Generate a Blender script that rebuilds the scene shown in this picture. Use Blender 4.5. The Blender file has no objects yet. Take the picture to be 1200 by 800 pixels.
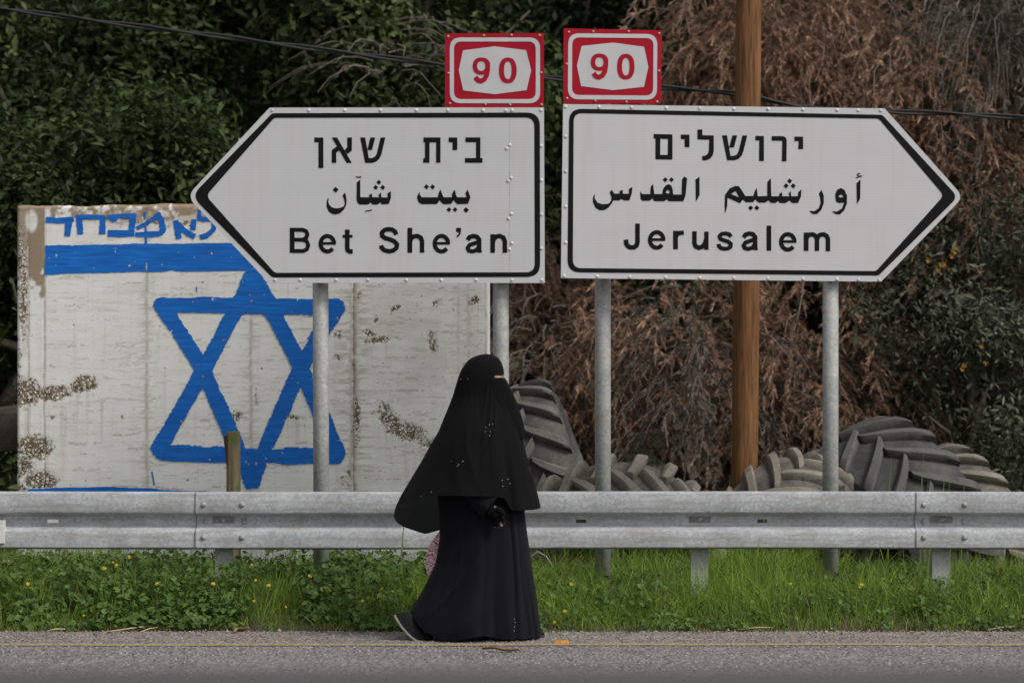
import bpy, bmesh, math, random
import numpy as np
from mathutils import Vector, Matrix, Euler
from mathutils.bvhtree import BVHTree

random.seed(7)
RNG = np.random.default_rng(11)
S = bpy.context.scene
COL = S.collection
R = math.radians

# ------------------------------------------------------------------ camera, sky, sun, exposure
FPX, CAMZ, HOR = 3520.0, 1.4, 440.0        # focal length in 1200-px units, eye height, horizon row
cd = bpy.data.cameras.new("camera")
cam = bpy.data.objects.new("camera", cd)
COL.objects.link(cam)
cam.location = (0, 0, CAMZ)
cam.rotation_euler = (R(90), 0, 0)
cd.sensor_width = 36
cd.lens = FPX * 36 / 1200
cd.shift_y = (HOR - 400) / 1200
cd.clip_end = 500
cd.dof.use_dof = True
cd.dof.focus_distance = 17.3
cd.dof.aperture_fstop = 2.6
S.camera = cam

SUN_EL, SUN_AZ = 48.0, 128.0               # azimuth clockwise from +Y (north): behind the camera to the right
w = bpy.data.worlds.new("World"); S.world = w
w.use_nodes = True
nt = w.node_tree
bg = nt.nodes["Background"]
sky = nt.nodes.new("ShaderNodeTexSky"); sky.sky_type = 'NISHITA'; sky.sun_disc = False
sky.sun_elevation = R(SUN_EL); sky.sun_rotation = R(SUN_AZ)
sky.air_density = 1.0; sky.dust_density = 4.0; sky.ozone_density = 1.0
hs = nt.nodes.new("ShaderNodeHueSaturation"); hs.inputs["Saturation"].default_value = 0.22
nt.links.new(sky.outputs[0], hs.inputs["Color"])
nt.links.new(hs.outputs[0], bg.inputs[0])
bg.inputs[1].default_value = 0.092

sl = bpy.data.lights.new("sun", 'SUN'); so = bpy.data.objects.new("sun", sl); COL.objects.link(so)
sl.energy = 1.3; sl.angle = R(18); sl.color = (1.0, 0.955, 0.885)
d = Vector((math.sin(R(SUN_AZ)) * math.cos(R(SUN_EL)), math.cos(R(SUN_AZ)) * math.cos(R(SUN_EL)), math.sin(R(SUN_EL))))
so.rotation_euler = d.to_track_quat('Z', 'Y').to_euler()

S.view_settings.view_transform = 'Standard'
S.view_settings.look = 'None'
S.view_settings.gamma = 1
S.view_settings.exposure = 0.56
S.render.engine = 'CYCLES'
S.cycles.max_bounces = 6
S.cycles.transparent_max_bounces = 8

# ------------------------------------------------------------------ helpers
def at(px, py, Y):
    return Vector(((px - 600) / FPX * Y, Y, CAMZ - (py - HOR) / FPX * Y))

def tag(o, label=None, cat=None, group=None, kind=None):
    if label: o["label"] = label
    if cat: o["category"] = cat
    if group: o["group"] = group
    if kind: o["kind"] = kind
    return o

def empty(name, loc=(0, 0, 0), rz=0.0):
    o = bpy.data.objects.new(name, None)
    o.location = loc; o.rotation_euler = (0, 0, rz); o.empty_display_size = .1
    COL.objects.link(o)
    return o

def mesh_obj(name, V, F, mat, parent=None, smooth=False, attrs=None):
    """V (n,3), F: array (m,k) or list of tuples; attrs: {name: per-vertex float array}"""
    me = bpy.data.meshes.new(name)
    V = np.asarray(V, dtype=np.float32)
    if isinstance(F, np.ndarray):
        m, k = F.shape
        me.vertices.add(len(V)); me.vertices.foreach_set("co", V.ravel())
        me.loops.add(m * k); me.loops.foreach_set("vertex_index", F.astype(np.int32).ravel())
        me.polygons.add(m)
        me.polygons.foreach_set("loop_start", np.arange(0, m * k, k, dtype=np.int32))
        me.polygons.foreach_set("loop_total", np.full(m, k, dtype=np.int32))
        me.update(calc_edges=True); me.validate()
    else:
        me.from_pydata([tuple(map(float, v)) for v in V], [], F); me.update()
    if smooth:
        me.polygons.foreach_set("use_smooth", np.ones(len(me.polygons), dtype=bool))
    for nme, arr in (attrs or {}).items():
        a = me.attributes.new(nme, 'FLOAT', 'POINT')
        a.data.foreach_set("value", np.asarray(arr, dtype=np.float32))
    if mat: me.materials.append(mat)
    o = bpy.data.objects.new(name, me); COL.objects.link(o)
    if parent: o.parent = parent
    return o

class MB:
    """collects simple solids into one mesh"""
    def __init__(s): s.V = []; s.F = []
    def add(s, V, F):
        b = len(s.V); s.V += [tuple(v) for v in V]; s.F += [tuple(i + b for i in f) for f in F]
    def box(s, c, d, rot=None):
        cx, cy, cz = c; x, y, z = d[0] / 2, d[1] / 2, d[2] / 2
        P = [Vector((a, b, e)) for a in (-x, x) for b in (-y, y) for e in (-z, z)]
        if rot is not None: P = [rot @ p for p in P]
        s.add([(p.x + cx, p.y + cy, p.z + cz) for p in P],
              [(0, 1, 3, 2), (4, 6, 7, 5), (0, 4, 5, 1), (2, 3, 7, 6), (0, 2, 6, 4), (1, 5, 7, 3)])
    def tube(s, pts, rad, n=8, cap=True):
        pts = [Vector(p) for p in pts]
        rad = [float(q) for q in (rad if hasattr(rad, '__len__') else [rad] * len(pts))]
        V = []; up = Vector((0.13, 0.31, 0.94))
        for i, p in enumerate(pts):
            t = (pts[min(i + 1, len(pts) - 1)] - pts[max(i - 1, 0)]).normalized()
            a = t.cross(up)
            if a.length < .05: a = t.cross(Vector((1, 0, 0)))
            a.normalize(); b = t.cross(a)
            for k in range(n):
                an = 2 * math.pi * k / n
                V.append(p + rad[i] * (math.cos(an) * a + math.sin(an) * b))
        F = [(i * n + k, i * n + (k + 1) % n, (i + 1) * n + (k + 1) % n, (i + 1) * n + k)
             for i in range(len(pts) - 1) for k in range(n)]
        if cap: F += [tuple(range(n))[::-1], tuple((len(pts) - 1) * n + k for k in range(n))]
        s.add(V, F)
    def dome(s, c, r, h, axis=Vector((0, -1, 0)), n=10):
        q = axis.to_track_quat('Z', 'Y'); V = []; F = []
        for j, (rr, hh) in enumerate(((1, 0), (.85, .55), (.5, .9))):
            for k in range(n):
                a = 2 * math.pi * k / n
                V.append(Vector(c) + q @ Vector((r * rr * math.cos(a), r * rr * math.sin(a), h * hh)))
        V.append(Vector(c) + q @ Vector((0, 0, h)))
        for j in range(2):
            F += [(j * n + k, j * n + (k + 1) % n, (j + 1) * n + (k + 1) % n, (j + 1) * n + k) for k in range(n)]
        F += [(2 * n + k, 2 * n + (k + 1) % n, 3 * n) for k in range(n)]
        s.add(V, F)
    def build(s, name, mat, parent=None, smooth=False):
        return mesh_obj(name, s.V, s.F, mat, parent, smooth)

def hash2(ix, iy, seed):
    h = np.sin(ix * 127.1 + iy * 311.7 + seed * 74.7) * 43758.5453
    return h - np.floor(h)

def vnoise(x, y, seed=0):
    ix, iy = np.floor(x), np.floor(y); fx, fy = x - ix, y - iy
    fx = fx * fx * (3 - 2 * fx); fy = fy * fy * (3 - 2 * fy)
    a = hash2(ix, iy, seed); b = hash2(ix + 1, iy, seed); c = hash2(ix, iy + 1, seed); e = hash2(ix + 1, iy + 1, seed)
    return (a * (1 - fx) + b * fx) * (1 - fy) + (c * (1 - fx) + e * fx) * fy

def fbm(x, y, seed=0, o=3):
    t = 0; amp = .5
    for i in range(o):
        t = t + amp * vnoise(x * 2 ** i, y * 2 ** i, seed + i * 3.1); amp *= .5
    return t

# ---- flat shapes drawn as signed distance fields (positive inside) and meshed with a clean outline
def d_poly(X, Y, P):
    P = np.asarray(P, float); n = len(P)
    d2 = np.full(X.shape, 1e12); inside = np.zeros(X.shape, bool)
    for i in range(n):
        ax, ay = P[i]; bx, by = P[(i + 1) % n]
        ex, ey = bx - ax, by - ay
        t = np.clip(((X - ax) * ex + (Y - ay) * ey) / (ex * ex + ey * ey + 1e-12), 0, 1)
        d2 = np.minimum(d2, (X - ax - t * ex) ** 2 + (Y - ay - t * ey) ** 2)
        c = ((ay > Y) != (by > Y)) & (X < (bx - ax) * (Y - ay) / (by - ay + 1e-12) + ax)
        inside ^= c
    d = np.sqrt(d2)
    return np.where(inside, d, -d)

def d_stroke(X, Y, P, w, butt=True):
    P = np.asarray(P, float); best = np.full(X.shape, -1e9); n = len(P)
    for i in range(n - 1):
        ax, ay = P[i]; bx, by = P[i + 1]; ex, ey = bx - ax, by - ay; L = math.hypot(ex, ey) + 1e-9
        tt = ((X - ax) * ex + (Y - ay) * ey) / (L * L); t = np.clip(tt, 0, 1)
        dd = w / 2 - np.hypot(X - ax - t * ex, Y - ay - t * ey)
        if butt and i == 0: dd = np.minimum(dd, tt * L)
        if butt and i == n - 2: dd = np.minimum(dd, (1 - tt) * L)
        best = np.maximum(best, dd)
    return best

def sheet(field, x0, x1, y0, y1, h, to3d, name, mat, parent, attrs_fn=None):
    nx = int((x1 - x0) / h) + 2; ny = int((y1 - y0) / h) + 2
    xs = x0 + np.arange(nx) * h; ys = y0 + np.arange(ny) * h
    X, Y = np.meshgrid(xs, ys)
    D = field(X, Y)
    ins = D > 0
    cnt = ins[:-1, :-1].astype(int) + ins[1:, :-1] + ins[:-1, 1:] + ins[1:, 1:]
    P = []; idx = {}; F = []
    def gv(i, j):
        k = (i, j)
        if k not in idx: idx[k] = len(P); P.append((xs[j], ys[i]))
        return idx[k]
    def ev(a, b):
        k = (a, b) if a < b else (b, a)
        if k not in idx:
            da, db = D[a], D[b]; t = da / (da - db)
            idx[k] = len(P)
            P.append((xs[a[1]] + t * (xs[b[1]] - xs[a[1]]), ys[a[0]] + t * (ys[b[0]] - ys[a[0]])))
        return idx[k]
    full = np.argwhere(cnt == 4)
    # merge full cells into row runs of up to 6 to keep it light only when far from the border
    for i, j in full:
        F.append((gv(i, j), gv(i, j + 1), gv(i + 1, j + 1), gv(i + 1, j)))
    for i, j in np.argwhere((cnt > 0) & (cnt < 4)):
        cs = [(i, j), (i, j + 1), (i + 1, j + 1), (i + 1, j)]
        for tri in ((cs[0], cs[1], cs[2]), (cs[0], cs[2], cs[3])):
            poly = []
            for q in range(3):
                a, b = tri[q], tri[(q + 1) % 3]
                if ins[a]: poly.append(gv(*a))
                if ins[a] != ins[b]: poly.append(ev(a, b))
            if len(poly) >= 3: F.append(tuple(poly))
    V = to3d(np.array(P))
    return mesh_obj(name, V, F, mat, parent)

# ---- materials
def new_mat(name):
    m = bpy.data.materials.new(name); m.use_nodes = True
    t = m.node_tree
    return m, t, t.nodes["Principled BSDF"]

def nd(t, typ, **kw):
    n = t.nodes.new("ShaderNode" + typ)
    for k, v in kw.items():
        if k.startswith("_"): setattr(n, k[1:], v); continue
        key = int(k[1:]) if k[0] == "i" and k[1:].isdigit() else k.replace("_", " ")
        s = n.inputs[key]
        if isinstance(v, bpy.types.NodeSocket): t.links.new(v, s)
        else: s.default_value = v
    return n

def ramp(t, fac, stops):
    n = t.nodes.new("ShaderNodeValToRGB"); e = n.color_ramp.elements
    while len(e) < len(stops): e.new(0.5)
    for q, (p, c) in zip(e, stops):
        q.position = p; q.color = (c, c, c, 1) if isinstance(c, (int, float)) else (*c, 1)
    t.links.new(fac, n.inputs[0])
    return n.outputs[0]

def mix(t, f, a, b, blend='MIX'):
    n = t.nodes.new("ShaderNodeMix"); n.data_type = 'RGBA'; n.blend_type = blend
    for s, v in ((n.inputs[0], f), (n.inputs[6], a), (n.inputs[7], b)):
        if isinstance(v, bpy.types.NodeSocket): t.links.new(v, s)
        elif isinstance(v, (int, float)): s.default_value = v if s.type == 'VALUE' else (v, v, v, 1)
        else: s.default_value = (*v, 1)
    return n.outputs[2]

def objco(t, scale=(1, 1, 1), world=False):
    if world: src = nd(t, "NewGeometry").outputs["Position"]
    else: src = nd(t, "TexCoord").outputs["Object"]
    return nd(t, "Mapping", Vector=src, Scale=scale).outputs[0]

def noise(t, co, scale, detail=4, rough=.55, dist=0.0):
    return nd(t, "TexNoise", Vector=co, Scale=scale, Detail=detail, Roughness=rough, Distortion=dist).outputs[0]

def bump(t, b, h, strength=.3, dist=.01):
    n = nd(t, "Bump", Height=h, Strength=strength, Distance=dist)
    t.links.new(n.outputs[0], b.inputs["Normal"])

def attr(t, name): return nd(t, "Attribute", _attribute_name=name).outputs["Fac"]

def setb(t, b, color=None, rough=None, metal=None, spec=None):
    for k, v in (("Base Color", color), ("Roughness", rough), ("Metallic", metal), ("Specular IOR Level", spec)):
        if v is None: continue
        if isinstance(v, bpy.types.NodeSocket): t.links.new(v, b.inputs[k])
        elif k == "Base Color": b.inputs[k].default_value = (*v, 1)
        else: b.inputs[k].default_value = v

def simple(name, c, rough=.6, metal=0.0, spec=.4, var=.25, sc=30, bmp=0.0):
    m, t, b = new_mat(name)
    co = objco(t); n = noise(t, co, sc)
    c0 = tuple(x * (1 - var) for x in c); c1 = tuple(min(1, x * (1 + var)) for x in c)
    setb(t, b, ramp(t, n, [(.3, c0), (.7, c1)]), rough, metal, spec)
    if bmp: bump(t, b, n, bmp, .004)
    return m

def m_galv(name, c=(.40, .41, .42), warm=.0):
    m, t, b = new_mat(name)
    co = objco(t)
    v = nd(t, "TexVoronoi", Vector=co, Scale=70.0).outputs["Color"]
    n1 = noise(t, co, 6, 6); n2 = noise(t, objco(t, (1.2, 1.2, 14)), 3.0, 5)
    n1c = ramp(t, n1, [(.32, 0), (.68, 1)])
    base = mix(t, n1c, tuple(x * .82 for x in c), tuple(x * 1.12 for x in c))
    base = mix(t, .22, base, nd(t, "RGBToBW", Color=v).outputs[0], 'OVERLAY')
    st = ramp(t, n2, [(.50, 0), (.62, 1)])
    base = mix(t, mix(t, .55, 0.0, st), base, (c[0] * .72 + warm, c[1] * .68 + warm * .8, c[2] * .62 + warm * .4))
    spk = ramp(t, noise(t, co, 90, 2), [(.68, 0), (.74, 1)])
    base = mix(t, mix(t, .35, 0.0, spk), base, (.16, .15, .14))
    setb(t, b, base, ramp(t, n1, [(.3, .55), (.7, .72)]), .12, .4)
    bump(t, b, noise(t, co, 40, 4), .08, .003)
    return m

def m_sign_white(name):
    m, t, b = new_mat(name)
    co = objco(t)
    wv = nd(t, "TexWave", Vector=co, Scale=19.0, Distortion=.0, _wave_type='BANDS', _bands_direction='Z').outputs["Fac"]
    n = noise(t, objco(t, (1, 1, 3)), 2.5, 5)
    n2 = noise(t, objco(t, (9, 1, .6)), 2.0, 4)
    c = mix(t, n, (.475, .478, .492), (.545, .548, .560))
    c = mix(t, mix(t, .5, 0.0, ramp(t, n2, [(.5, 0), (.8, 1)])), c, (.44, .435, .42))
    c = mix(t, mix(t, .13, 0.0, wv), c, (.34, .34, .35))
    sp = ramp(t, noise(t, co, 120, 2), [(.74, 0), (.78, 1)])
    c = mix(t, mix(t, .25, 0.0, sp), c, (.3, .28, .25))
    setb(t, b, c, .42, 0, .4)
    bump(t, b, wv, .10, .002)
    return m

def m_vinyl(name, c, rough=.4):
    m, t, b = new_mat(name)
    co = objco(t); n = noise(t, co, 8, 5)
    setb(t, b, mix(t, n, tuple(x * .85 for x in c), tuple(x * 1.15 for x in c)), rough, 0, .12)
    return m

M_GALV = m_galv("galvanised_beam", (.40, .412, .43))
M_POST = m_galv("galvanised_post", (.36, .37, .365), .09)
M_BOLT = m_galv("bolt_steel", (.34, .34, .34))
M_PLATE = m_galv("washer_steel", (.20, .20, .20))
M_SIGN = m_sign_white("sign_white_sheeting")
M_BLACK = m_vinyl("sign_black_vinyl", (.006, .006, .0065), .55)
M_RED = m_vinyl("sign_red_sheeting", (.33, .008, .022), .45)
M_WHITEV = m_vinyl("sign_plate_white", (.49, .49, .497), .42)
M_ALU = simple("sign_back_aluminium", (.35, .35, .35), .5, .5)
M_RIVET = simple("rivet_white", (.58, .58, .58), .35)
M_RIVRED = simple("rivet_copper", (.42, .26, .2), .35, .3)

# ------------------------------------------------------------------ road and ground
EDGE = 16.43
def m_road():
    m, t, b = new_mat("asphalt")
    co = objco(t, world=True)
    fine = noise(t, objco(t, (1, .28, 1), True), 85, 3, .75); mid = noise(t, co, 9, 5); big = noise(t, objco(t, (.35, 1.2, 1), True), 1.2, 4)
    vor = nd(t, "TexVoronoi", Vector=objco(t, (1, .30, 1), True), Scale=62.0).outputs["Color"]
    vbw = nd(t, "RGBToBW", Color=vor).outputs[0]
    y = nd(t, "SeparateXYZ", Vector=co).outputs[1]
    # worn coarse lane edge, then a smoother darker carriageway nearer the camera
    yy = nd(t, "Math", _operation='ADD', i0=y, i1=nd(t, "Math", _operation='MULTIPLY', i0=mid, i1=.5).outputs[0]).outputs[0]
    lane = nd(t, "MapRange", Value=yy, i1=14.2, i2=15.0).outputs[0]
    sand = nd(t, "MapRange", Value=yy, i1=15.95, i2=16.75).outputs[0]
    fine = ramp(t, fine, [(.3, 0), (.7, 1)])
    dark = mix(t, fine, (.050, .048, .049), (.115, .111, .110))
    coarse = mix(t, vbw, (.050, .046, .045), (.300, .272, .262))
    coarse = mix(t, .35, coarse, mix(t, fine, (.05, .048, .048), (.30, .28, .265)))
    c = mix(t, lane, dark, coarse)
    c = mix(t, mix(t, .65, 0.0, sand), c, mix(t, fine, (.17, .138, .112), (.42, .345, .285)))
    c = mix(t, mix(t, .35, 0.0, ramp(t, big, [(.35, 1), (.6, 0)])), c, (.065, .063, .062))
    setb(t, b, c, .85, 0, .3)
    bump(t, b, mix(t, .5, vbw, fine), .5, .006)
    return m
M_ROAD = m_road()

def m_soil():
    m, t, b = new_mat("soil")
    co = objco(t, world=True); n = noise(t, co, 14, 6); f = noise(t, co, 90, 4)
    c = mix(t, n, (.030, .028, .018), (.11, .09, .06))
    c = mix(t, .3, c, f, 'OVERLAY')
    setb(t, b, c, .95, 0, .1); bump(t, b, n, .6, .03)
    return m
M_SOIL = m_soil()

def m_line():
    m, t, b = new_mat("worn_yellow_paint")
    co = objco(t, world=True)
    n = noise(t, co, 45, 5, .75); n2 = noise(t, co, 3, 3)
    n = noise(t, objco(t, (1, .3, 1), True), 60, 5, .8)
    f = ramp(t, n, [(.38, 0), (.60, 1)])
    c = mix(t, f, (.155, .142, .132), mix(t, n2, (.42, .30, .085), (.40, .30, .14)))
    setb(t, b, c, .8, 0, .3); bump(t, b, n, .4, .004)
    return m

def ground_z(x, y):
    """road crown at 0, verge rises a little, a shallow dip behind the barrier, flat beyond"""
    z = np.where(y < EDGE + .05, -.03, 0.0)
    t = np.clip((y - EDGE - .05) / .3, 0, 1); z = z + t * .075
    d = np.clip((y - 18.9) / .9, 0, 1) * np.clip((24 - y) / 2.5, 0, 1)
    z = z - .16 * d * np.clip((x + 0.4) / .6, 0, 1)
    bumps = (fbm(x * 1.7, y * 1.7, 5) - .45) * .06 * np.clip((y - EDGE - .1) / .3, 0, 1)
    return z + bumps

def build_ground():
    xs = np.concatenate([np.linspace(-150, -9, 20), np.linspace(-8.6, 8.6, 130), np.linspace(9, 150, 20)])
    ys = np.concatenate([np.linspace(-120, 15.5, 18), np.linspace(16.2, 20.5, 70), np.linspace(20.8, 34, 40), np.linspace(36, 260, 30)])
    X, Y = np.meshgrid(xs, ys)
    Z = ground_z(X, Y)
    V = np.stack([X, Y, Z], -1).reshape(-1, 3)
    ny, nx = X.shape
    i = np.arange(ny - 1)[:, None] * nx + np.arange(nx - 1)[None]
    F = np.stack([i, i + 1, i + nx + 1, i + nx], -1).reshape(-1, 4)
    tag(mesh_obj("ground", V, F, M_SOIL, smooth=True), kind="structure")
    # the road: a sheet with a ragged crumbling edge towards the verge
    xs = np.concatenate([[-150, -60, -20], np.arange(-9, 9, .03), [20, 60, 150]])
    e = EDGE + (fbm(xs * 1.3, xs * 0, 3) - .45) * .10 + (vnoise(xs * 9, xs * 0, 8) - .5) * .035
    V = []; F = []
    for k, x in enumerate(xs):
        V += [(x, -120, 0), (x, 10, 0), (x, float(e[k]) - .3, 0), (x, float(e[k]), 0), (x, float(e[k]) + .012, -.05)]
    for k in range(len(xs) - 1):
        for j in range(4):
            a = k * 5 + j; F.append((a, a + 5, a + 6, a + 1))
    tag(mesh_obj("road", V, F, M_ROAD), kind="structure")
    xs = np.arange(-60, 60.01, .25)
    V = []; F = []
    for k, x in enumerate(xs):
        wob = .012 * math.sin(x * 1.1) + .006 * math.sin(x * 4.3)
        V += [(x, 15.56 + wob, .004), (x, 15.68 + wob, .004)]
    F = [(2 * k, 2 * k + 2, 2 * k + 3, 2 * k + 1) for k in range(len(xs) - 1)]
    tag(mesh_obj("road_edge_line", V, F, m_line()), kind="structure")
build_ground()

def m_hill():
    m, t, b = new_mat("wooded_hill")
    co = objco(t, world=True); n = noise(t, co, .9, 8, .7)
    setb(t, b, mix(t, n, (.012, .016, .009), (.035, .045, .022)), .95, 0, .05); bump(t, b, n, 1.0, .6)
    return m
def build_hill():
    xs = np.linspace(-120, 120, 90); ys = np.linspace(44, 150, 40)
    X, Y = np.meshgrid(xs, ys)
    Z = -.2 + 20 * (1 - np.exp(-np.clip(Y - 44, 0, 200) / 22)) + (fbm(X * .2, Y * .2, 2) - .45) * 5 * np.clip((Y - 44) / 8, 0, 1)
    ny, nx = X.shape
    i = np.arange(ny - 1)[:, None] * nx + np.arange(nx - 1)[None]
    F = np.stack([i, i + 1, i + nx + 1, i + nx], -1).reshape(-1, 4)
    tag(mesh_obj("hill", np.stack([X, Y, Z], -1).reshape(-1, 3), F, m_hill(), smooth=True), kind="structure")
build_hill()

# ------------------------------------------------------------------ trees
def m_leaf(name, c0, c1, rough=.55, trans=.25):
    m, t, b = new_mat(name)
    a = attr(t, "tint")
    c = ramp(t, a, [(0, c0), (1, c1)])
    setb(t, b, c, rough, 0, .18)
    tr = nd(t, "BsdfTranslucent", Color=c)
    mx = nd(t, "MixShader", Fac=trans)
    t.links.new(b.outputs[0], mx.inputs[1]); t.links.new(tr.outputs[0], mx.inputs[2])
    t.links.new(mx.outputs[0], t.nodes["Material Output"].inputs[0])
    return m

def m_bark(name, c=(.09, .075, .06)):
    m, t, b = new_mat(name)
    co = objco(t, (1, 1, .25)); n = noise(t, co, 22, 6, .7)
    setb(t, b, mix(t, n, tuple(x * .5 for x in c), tuple(x * 1.6 for x in c)), .9, 0, .15); bump(t, b, n, .7, .02)
    return m
M_BARK = m_bark("bark")
M_TWIG = m_bark("dry_twig", (.17, .145, .125))

def frames(nrm):
    """tangent frames for unit normals (n,3)"""
    up = np.where(np.abs(nrm[:, 2:3]) > .9, np.array([[1., 0, 0]]), np.array([[0, 0, 1.]]))
    a = np.cross(up, nrm); a /= np.linalg.norm(a, axis=1, keepdims=True) + 1e-9
    return a, np.cross(nrm, a)

def leaves(C, N, L, W, tint):
    """diamond leaves, folded along the midrib: centres C, normals N, lengths L, widths W"""
    n = len(C); a, b = frames(N)
    ang = RNG.uniform(0, 2 * np.pi, n)[:, None]
    u = np.cos(ang) * a + np.sin(ang) * b; v = -np.sin(ang) * a + np.cos(ang) * b
    L = L[:, None]; W = W[:, None]
    V = np.stack([C - u * L * .5, C + v * W * .5 + N * W * .18, C + u * L * .5, C - v * W * .5 + N * W * .18], 1).reshape(-1, 3)
    i = np.arange(n)[:, None] * 4
    F = np.concatenate([i + np.array([[0, 2, 1]]), i + np.array([[0, 3, 2]])], 0)
    return V, F, np.repeat(tint, 4)

def unit(n):
    v = RNG.normal(size=(n, 3)); return v / np.linalg.norm(v, axis=1, keepdims=True)

def trunk_obj(parent, loc, h, r, mat, crown_r, nl=7, seed=1, name="trunk"):
    rnd = random.Random(seed); mb = MB(); crown_r = float(crown_r); h = float(h); r = float(r)
    x, y, z = loc
    p = [Vector((x + .12 * rnd.uniform(-1, 1) * k, y + .1 * rnd.uniform(-1, 1) * k, z + h * k / 5)) for k in range(6)]
    mb.tube(p, [r * (1.25 if k == 0 else 1 - .14 * k) for k in range(6)], 9)
    for i in range(nl):
        k = rnd.uniform(1.4, 4.8); a = p[int(k)].lerp(p[min(5, int(k) + 1)], k - int(k))
        an = rnd.uniform(0, 6.28); L = crown_r * rnd.uniform(.6, .95)
        dirv = Vector((math.cos(an), math.sin(an), rnd.uniform(.2, .8)))
        q = [a + dirv * L * f + Vector((0, 0, .25 * L * f * f)) + Vector((rnd.uniform(-.1, .1), rnd.uniform(-.1, .1), 0)) * L * f for f in (0, .35, .7, 1)]
        mb.tube(q, [r * .45, r * .3, r * .17, r * .06], 6)
    return mb.build(name, mat, parent, True)

def green_tree(name, base, ctr, rad, nclump, nleaf, L, W, mat, label, cat, group, seed, lumps=14, low=True):
    global RNG
    RNG = np.random.default_rng(seed)
    root = empty(name, base); tag(root, label, cat, group)
    ctr = np.array(ctr) - np.array(base); rad = np.array(rad)
    # lumps: sub-crowns that give the outline and the light and dark masses
    lc = unit(lumps) * RNG.uniform(.45, .88, (lumps, 1)) * rad + ctr
    lr = RNG.uniform(.22, .42, lumps) * rad.mean()
    per = max(1, nclump // lumps); CC = []; NN = []
    for c, r in zip(lc, lr):
        u = unit(per); f = RNG.uniform(.55, 1.0, (per, 1)) ** .6
        CC.append(c + u * r * f * np.array([1, 1, .85])); NN.append(u)
    # fill
    nf = nclump // 6
    u = unit(nf); CC.append(ctr + u * rad * RNG.uniform(.3, .9, (nf, 1))); NN.append(u)
    CC = np.concatenate(CC); NN = np.concatenate(NN)
    k = CC[:, 2] + base[2] > .15
    CC, NN = CC[k], NN[k]
    ct = RNG.uniform(0, 1, len(CC))
    n = len(CC) * nleaf
    ci = np.repeat(np.arange(len(CC)), nleaf)
    spread = .12
    off = RNG.normal(size=(n, 3)) * spread * np.array([1, 1, .8])
    P = CC[ci] + off
    N = NN[ci] * .8 + RNG.normal(size=(n, 3)) * .55 + np.array([0, 0, .45])
    N /= np.linalg.norm(N, axis=1, keepdims=True)
    tint = np.clip(.85 * ct[ci] ** 1.6 + RNG.normal(size=n) * .16 + .10, 0, 1)
    csz = RNG.uniform(.65, 1.35, len(CC))[ci]
    V, F, T = leaves(P, N, RNG.uniform(.5, 1.5, n) * L * csz, RNG.uniform(.6, 1.35, n) * W * csz, tint)
    mesh_obj("crown", V, F, mat, root, attrs={"tint": T})
    trunk_obj(root, (0, 0, -.1), ctr[2] + rad[2] * .4, .06 + .04 * rad.mean(), M_BARK, rad.mean() * .9, 8, seed)
    return root

M_LEAF_A = m_leaf("leaf_dark_green", (.006, .013, .004), (.074, .110, .032))
M_LEAF_B = m_leaf("leaf_mid_green", (.009, .018, .005), (.098, .135, .042))
M_LEAF_S = m_leaf("leaf_grey_green", (.026, .032, .020), (.165, .178, .120))
M_LEAF_D = m_leaf("leaf_deep_green", (.006, .010, .004), (.028, .042, .016))

G = "green trees behind the wall"
def at3(px, py, Y): return tuple(at(px, py, Y))
def tree_at(name, px, py, Y, rad, ncl, nl, L, W, mat, label, seed, cat="tree", group=G, lumps=14):
    c = at3(px, py, Y)
    gz = float(ground_z(np.array(c[0]), np.array(Y)))
    return green_tree(name, (c[0], Y, gz), c, rad, ncl, nl, L, W, mat, label, cat, group, seed, lumps)

tree_at("leafy_tree", 60, 230, 24.2, (1.7, 1.5, 2.5), 1500, 26, .085, .040, M_LEAF_A, "dark green leafy tree at the left edge of the photo, over the wall's left corner", 21, lumps=20)
tree_at("leafy_tree", 285, 130, 25.2, (1.7, 1.5, 2.5), 1500, 26, .085, .040, M_LEAF_A, "dark green leafy tree above the middle of the graffiti wall", 22, lumps=20)
tree_at("leafy_tree", 475, 80, 24.4, (1.25, 1.2, 2.4), 1200, 26, .085, .042, M_LEAF_B, "mid green leafy tree with bare pale twigs, rising behind the left-pointing sign", 23, lumps=16)
tree_at("leafy_tree", 690, 150, 27.2, (1.5, 1.3, 2.6), 1200, 24, .085, .040, M_LEAF_D, "very dark green tree showing between the two red route plates", 24, lumps=16)
tree_at("leafy_bush", 165, 290, 22.6, (1.2, .9, 1.3), 800, 24, .07, .034, M_LEAF_A, "low dark green bush just over the top of the graffiti wall", 25, "bush", "bushes behind the wall", 12)
tree_at("leafy_bush", 20, 330, 22.4, (.9, .8, 1.5), 600, 24, .07, .034, M_LEAF_A, "dark green bush left of the graffiti wall's end", 26, "bush", "bushes behind the wall", 10)
tree_at("leafy_bush", 655, 470, 24.5, (.9, .8, 1.3), 450, 22, .06, .032, M_LEAF_D, "dark bush behind the upright tractor tyre", 27, "bush", "bushes behind the wall", 10)
tree_at("flowering_shrub", 1150, 430, 22.6, (.95, .9, 1.55), 1000, 26, .060, .022, M_LEAF_S, "grey green shrub with a few orange yellow blooms, right of the right-pointing sign's tip", 28, "shrub", "shrubs behind the tyres", 14)
tree_at("evergreen_shrub", 1235, 330, 23.6, (.9, .9, 1.9), 700, 26, .060, .022, M_LEAF_S, "tall grey green shrub at the right edge of the photo", 29, "shrub", "shrubs behind the tyres", 12)
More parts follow.
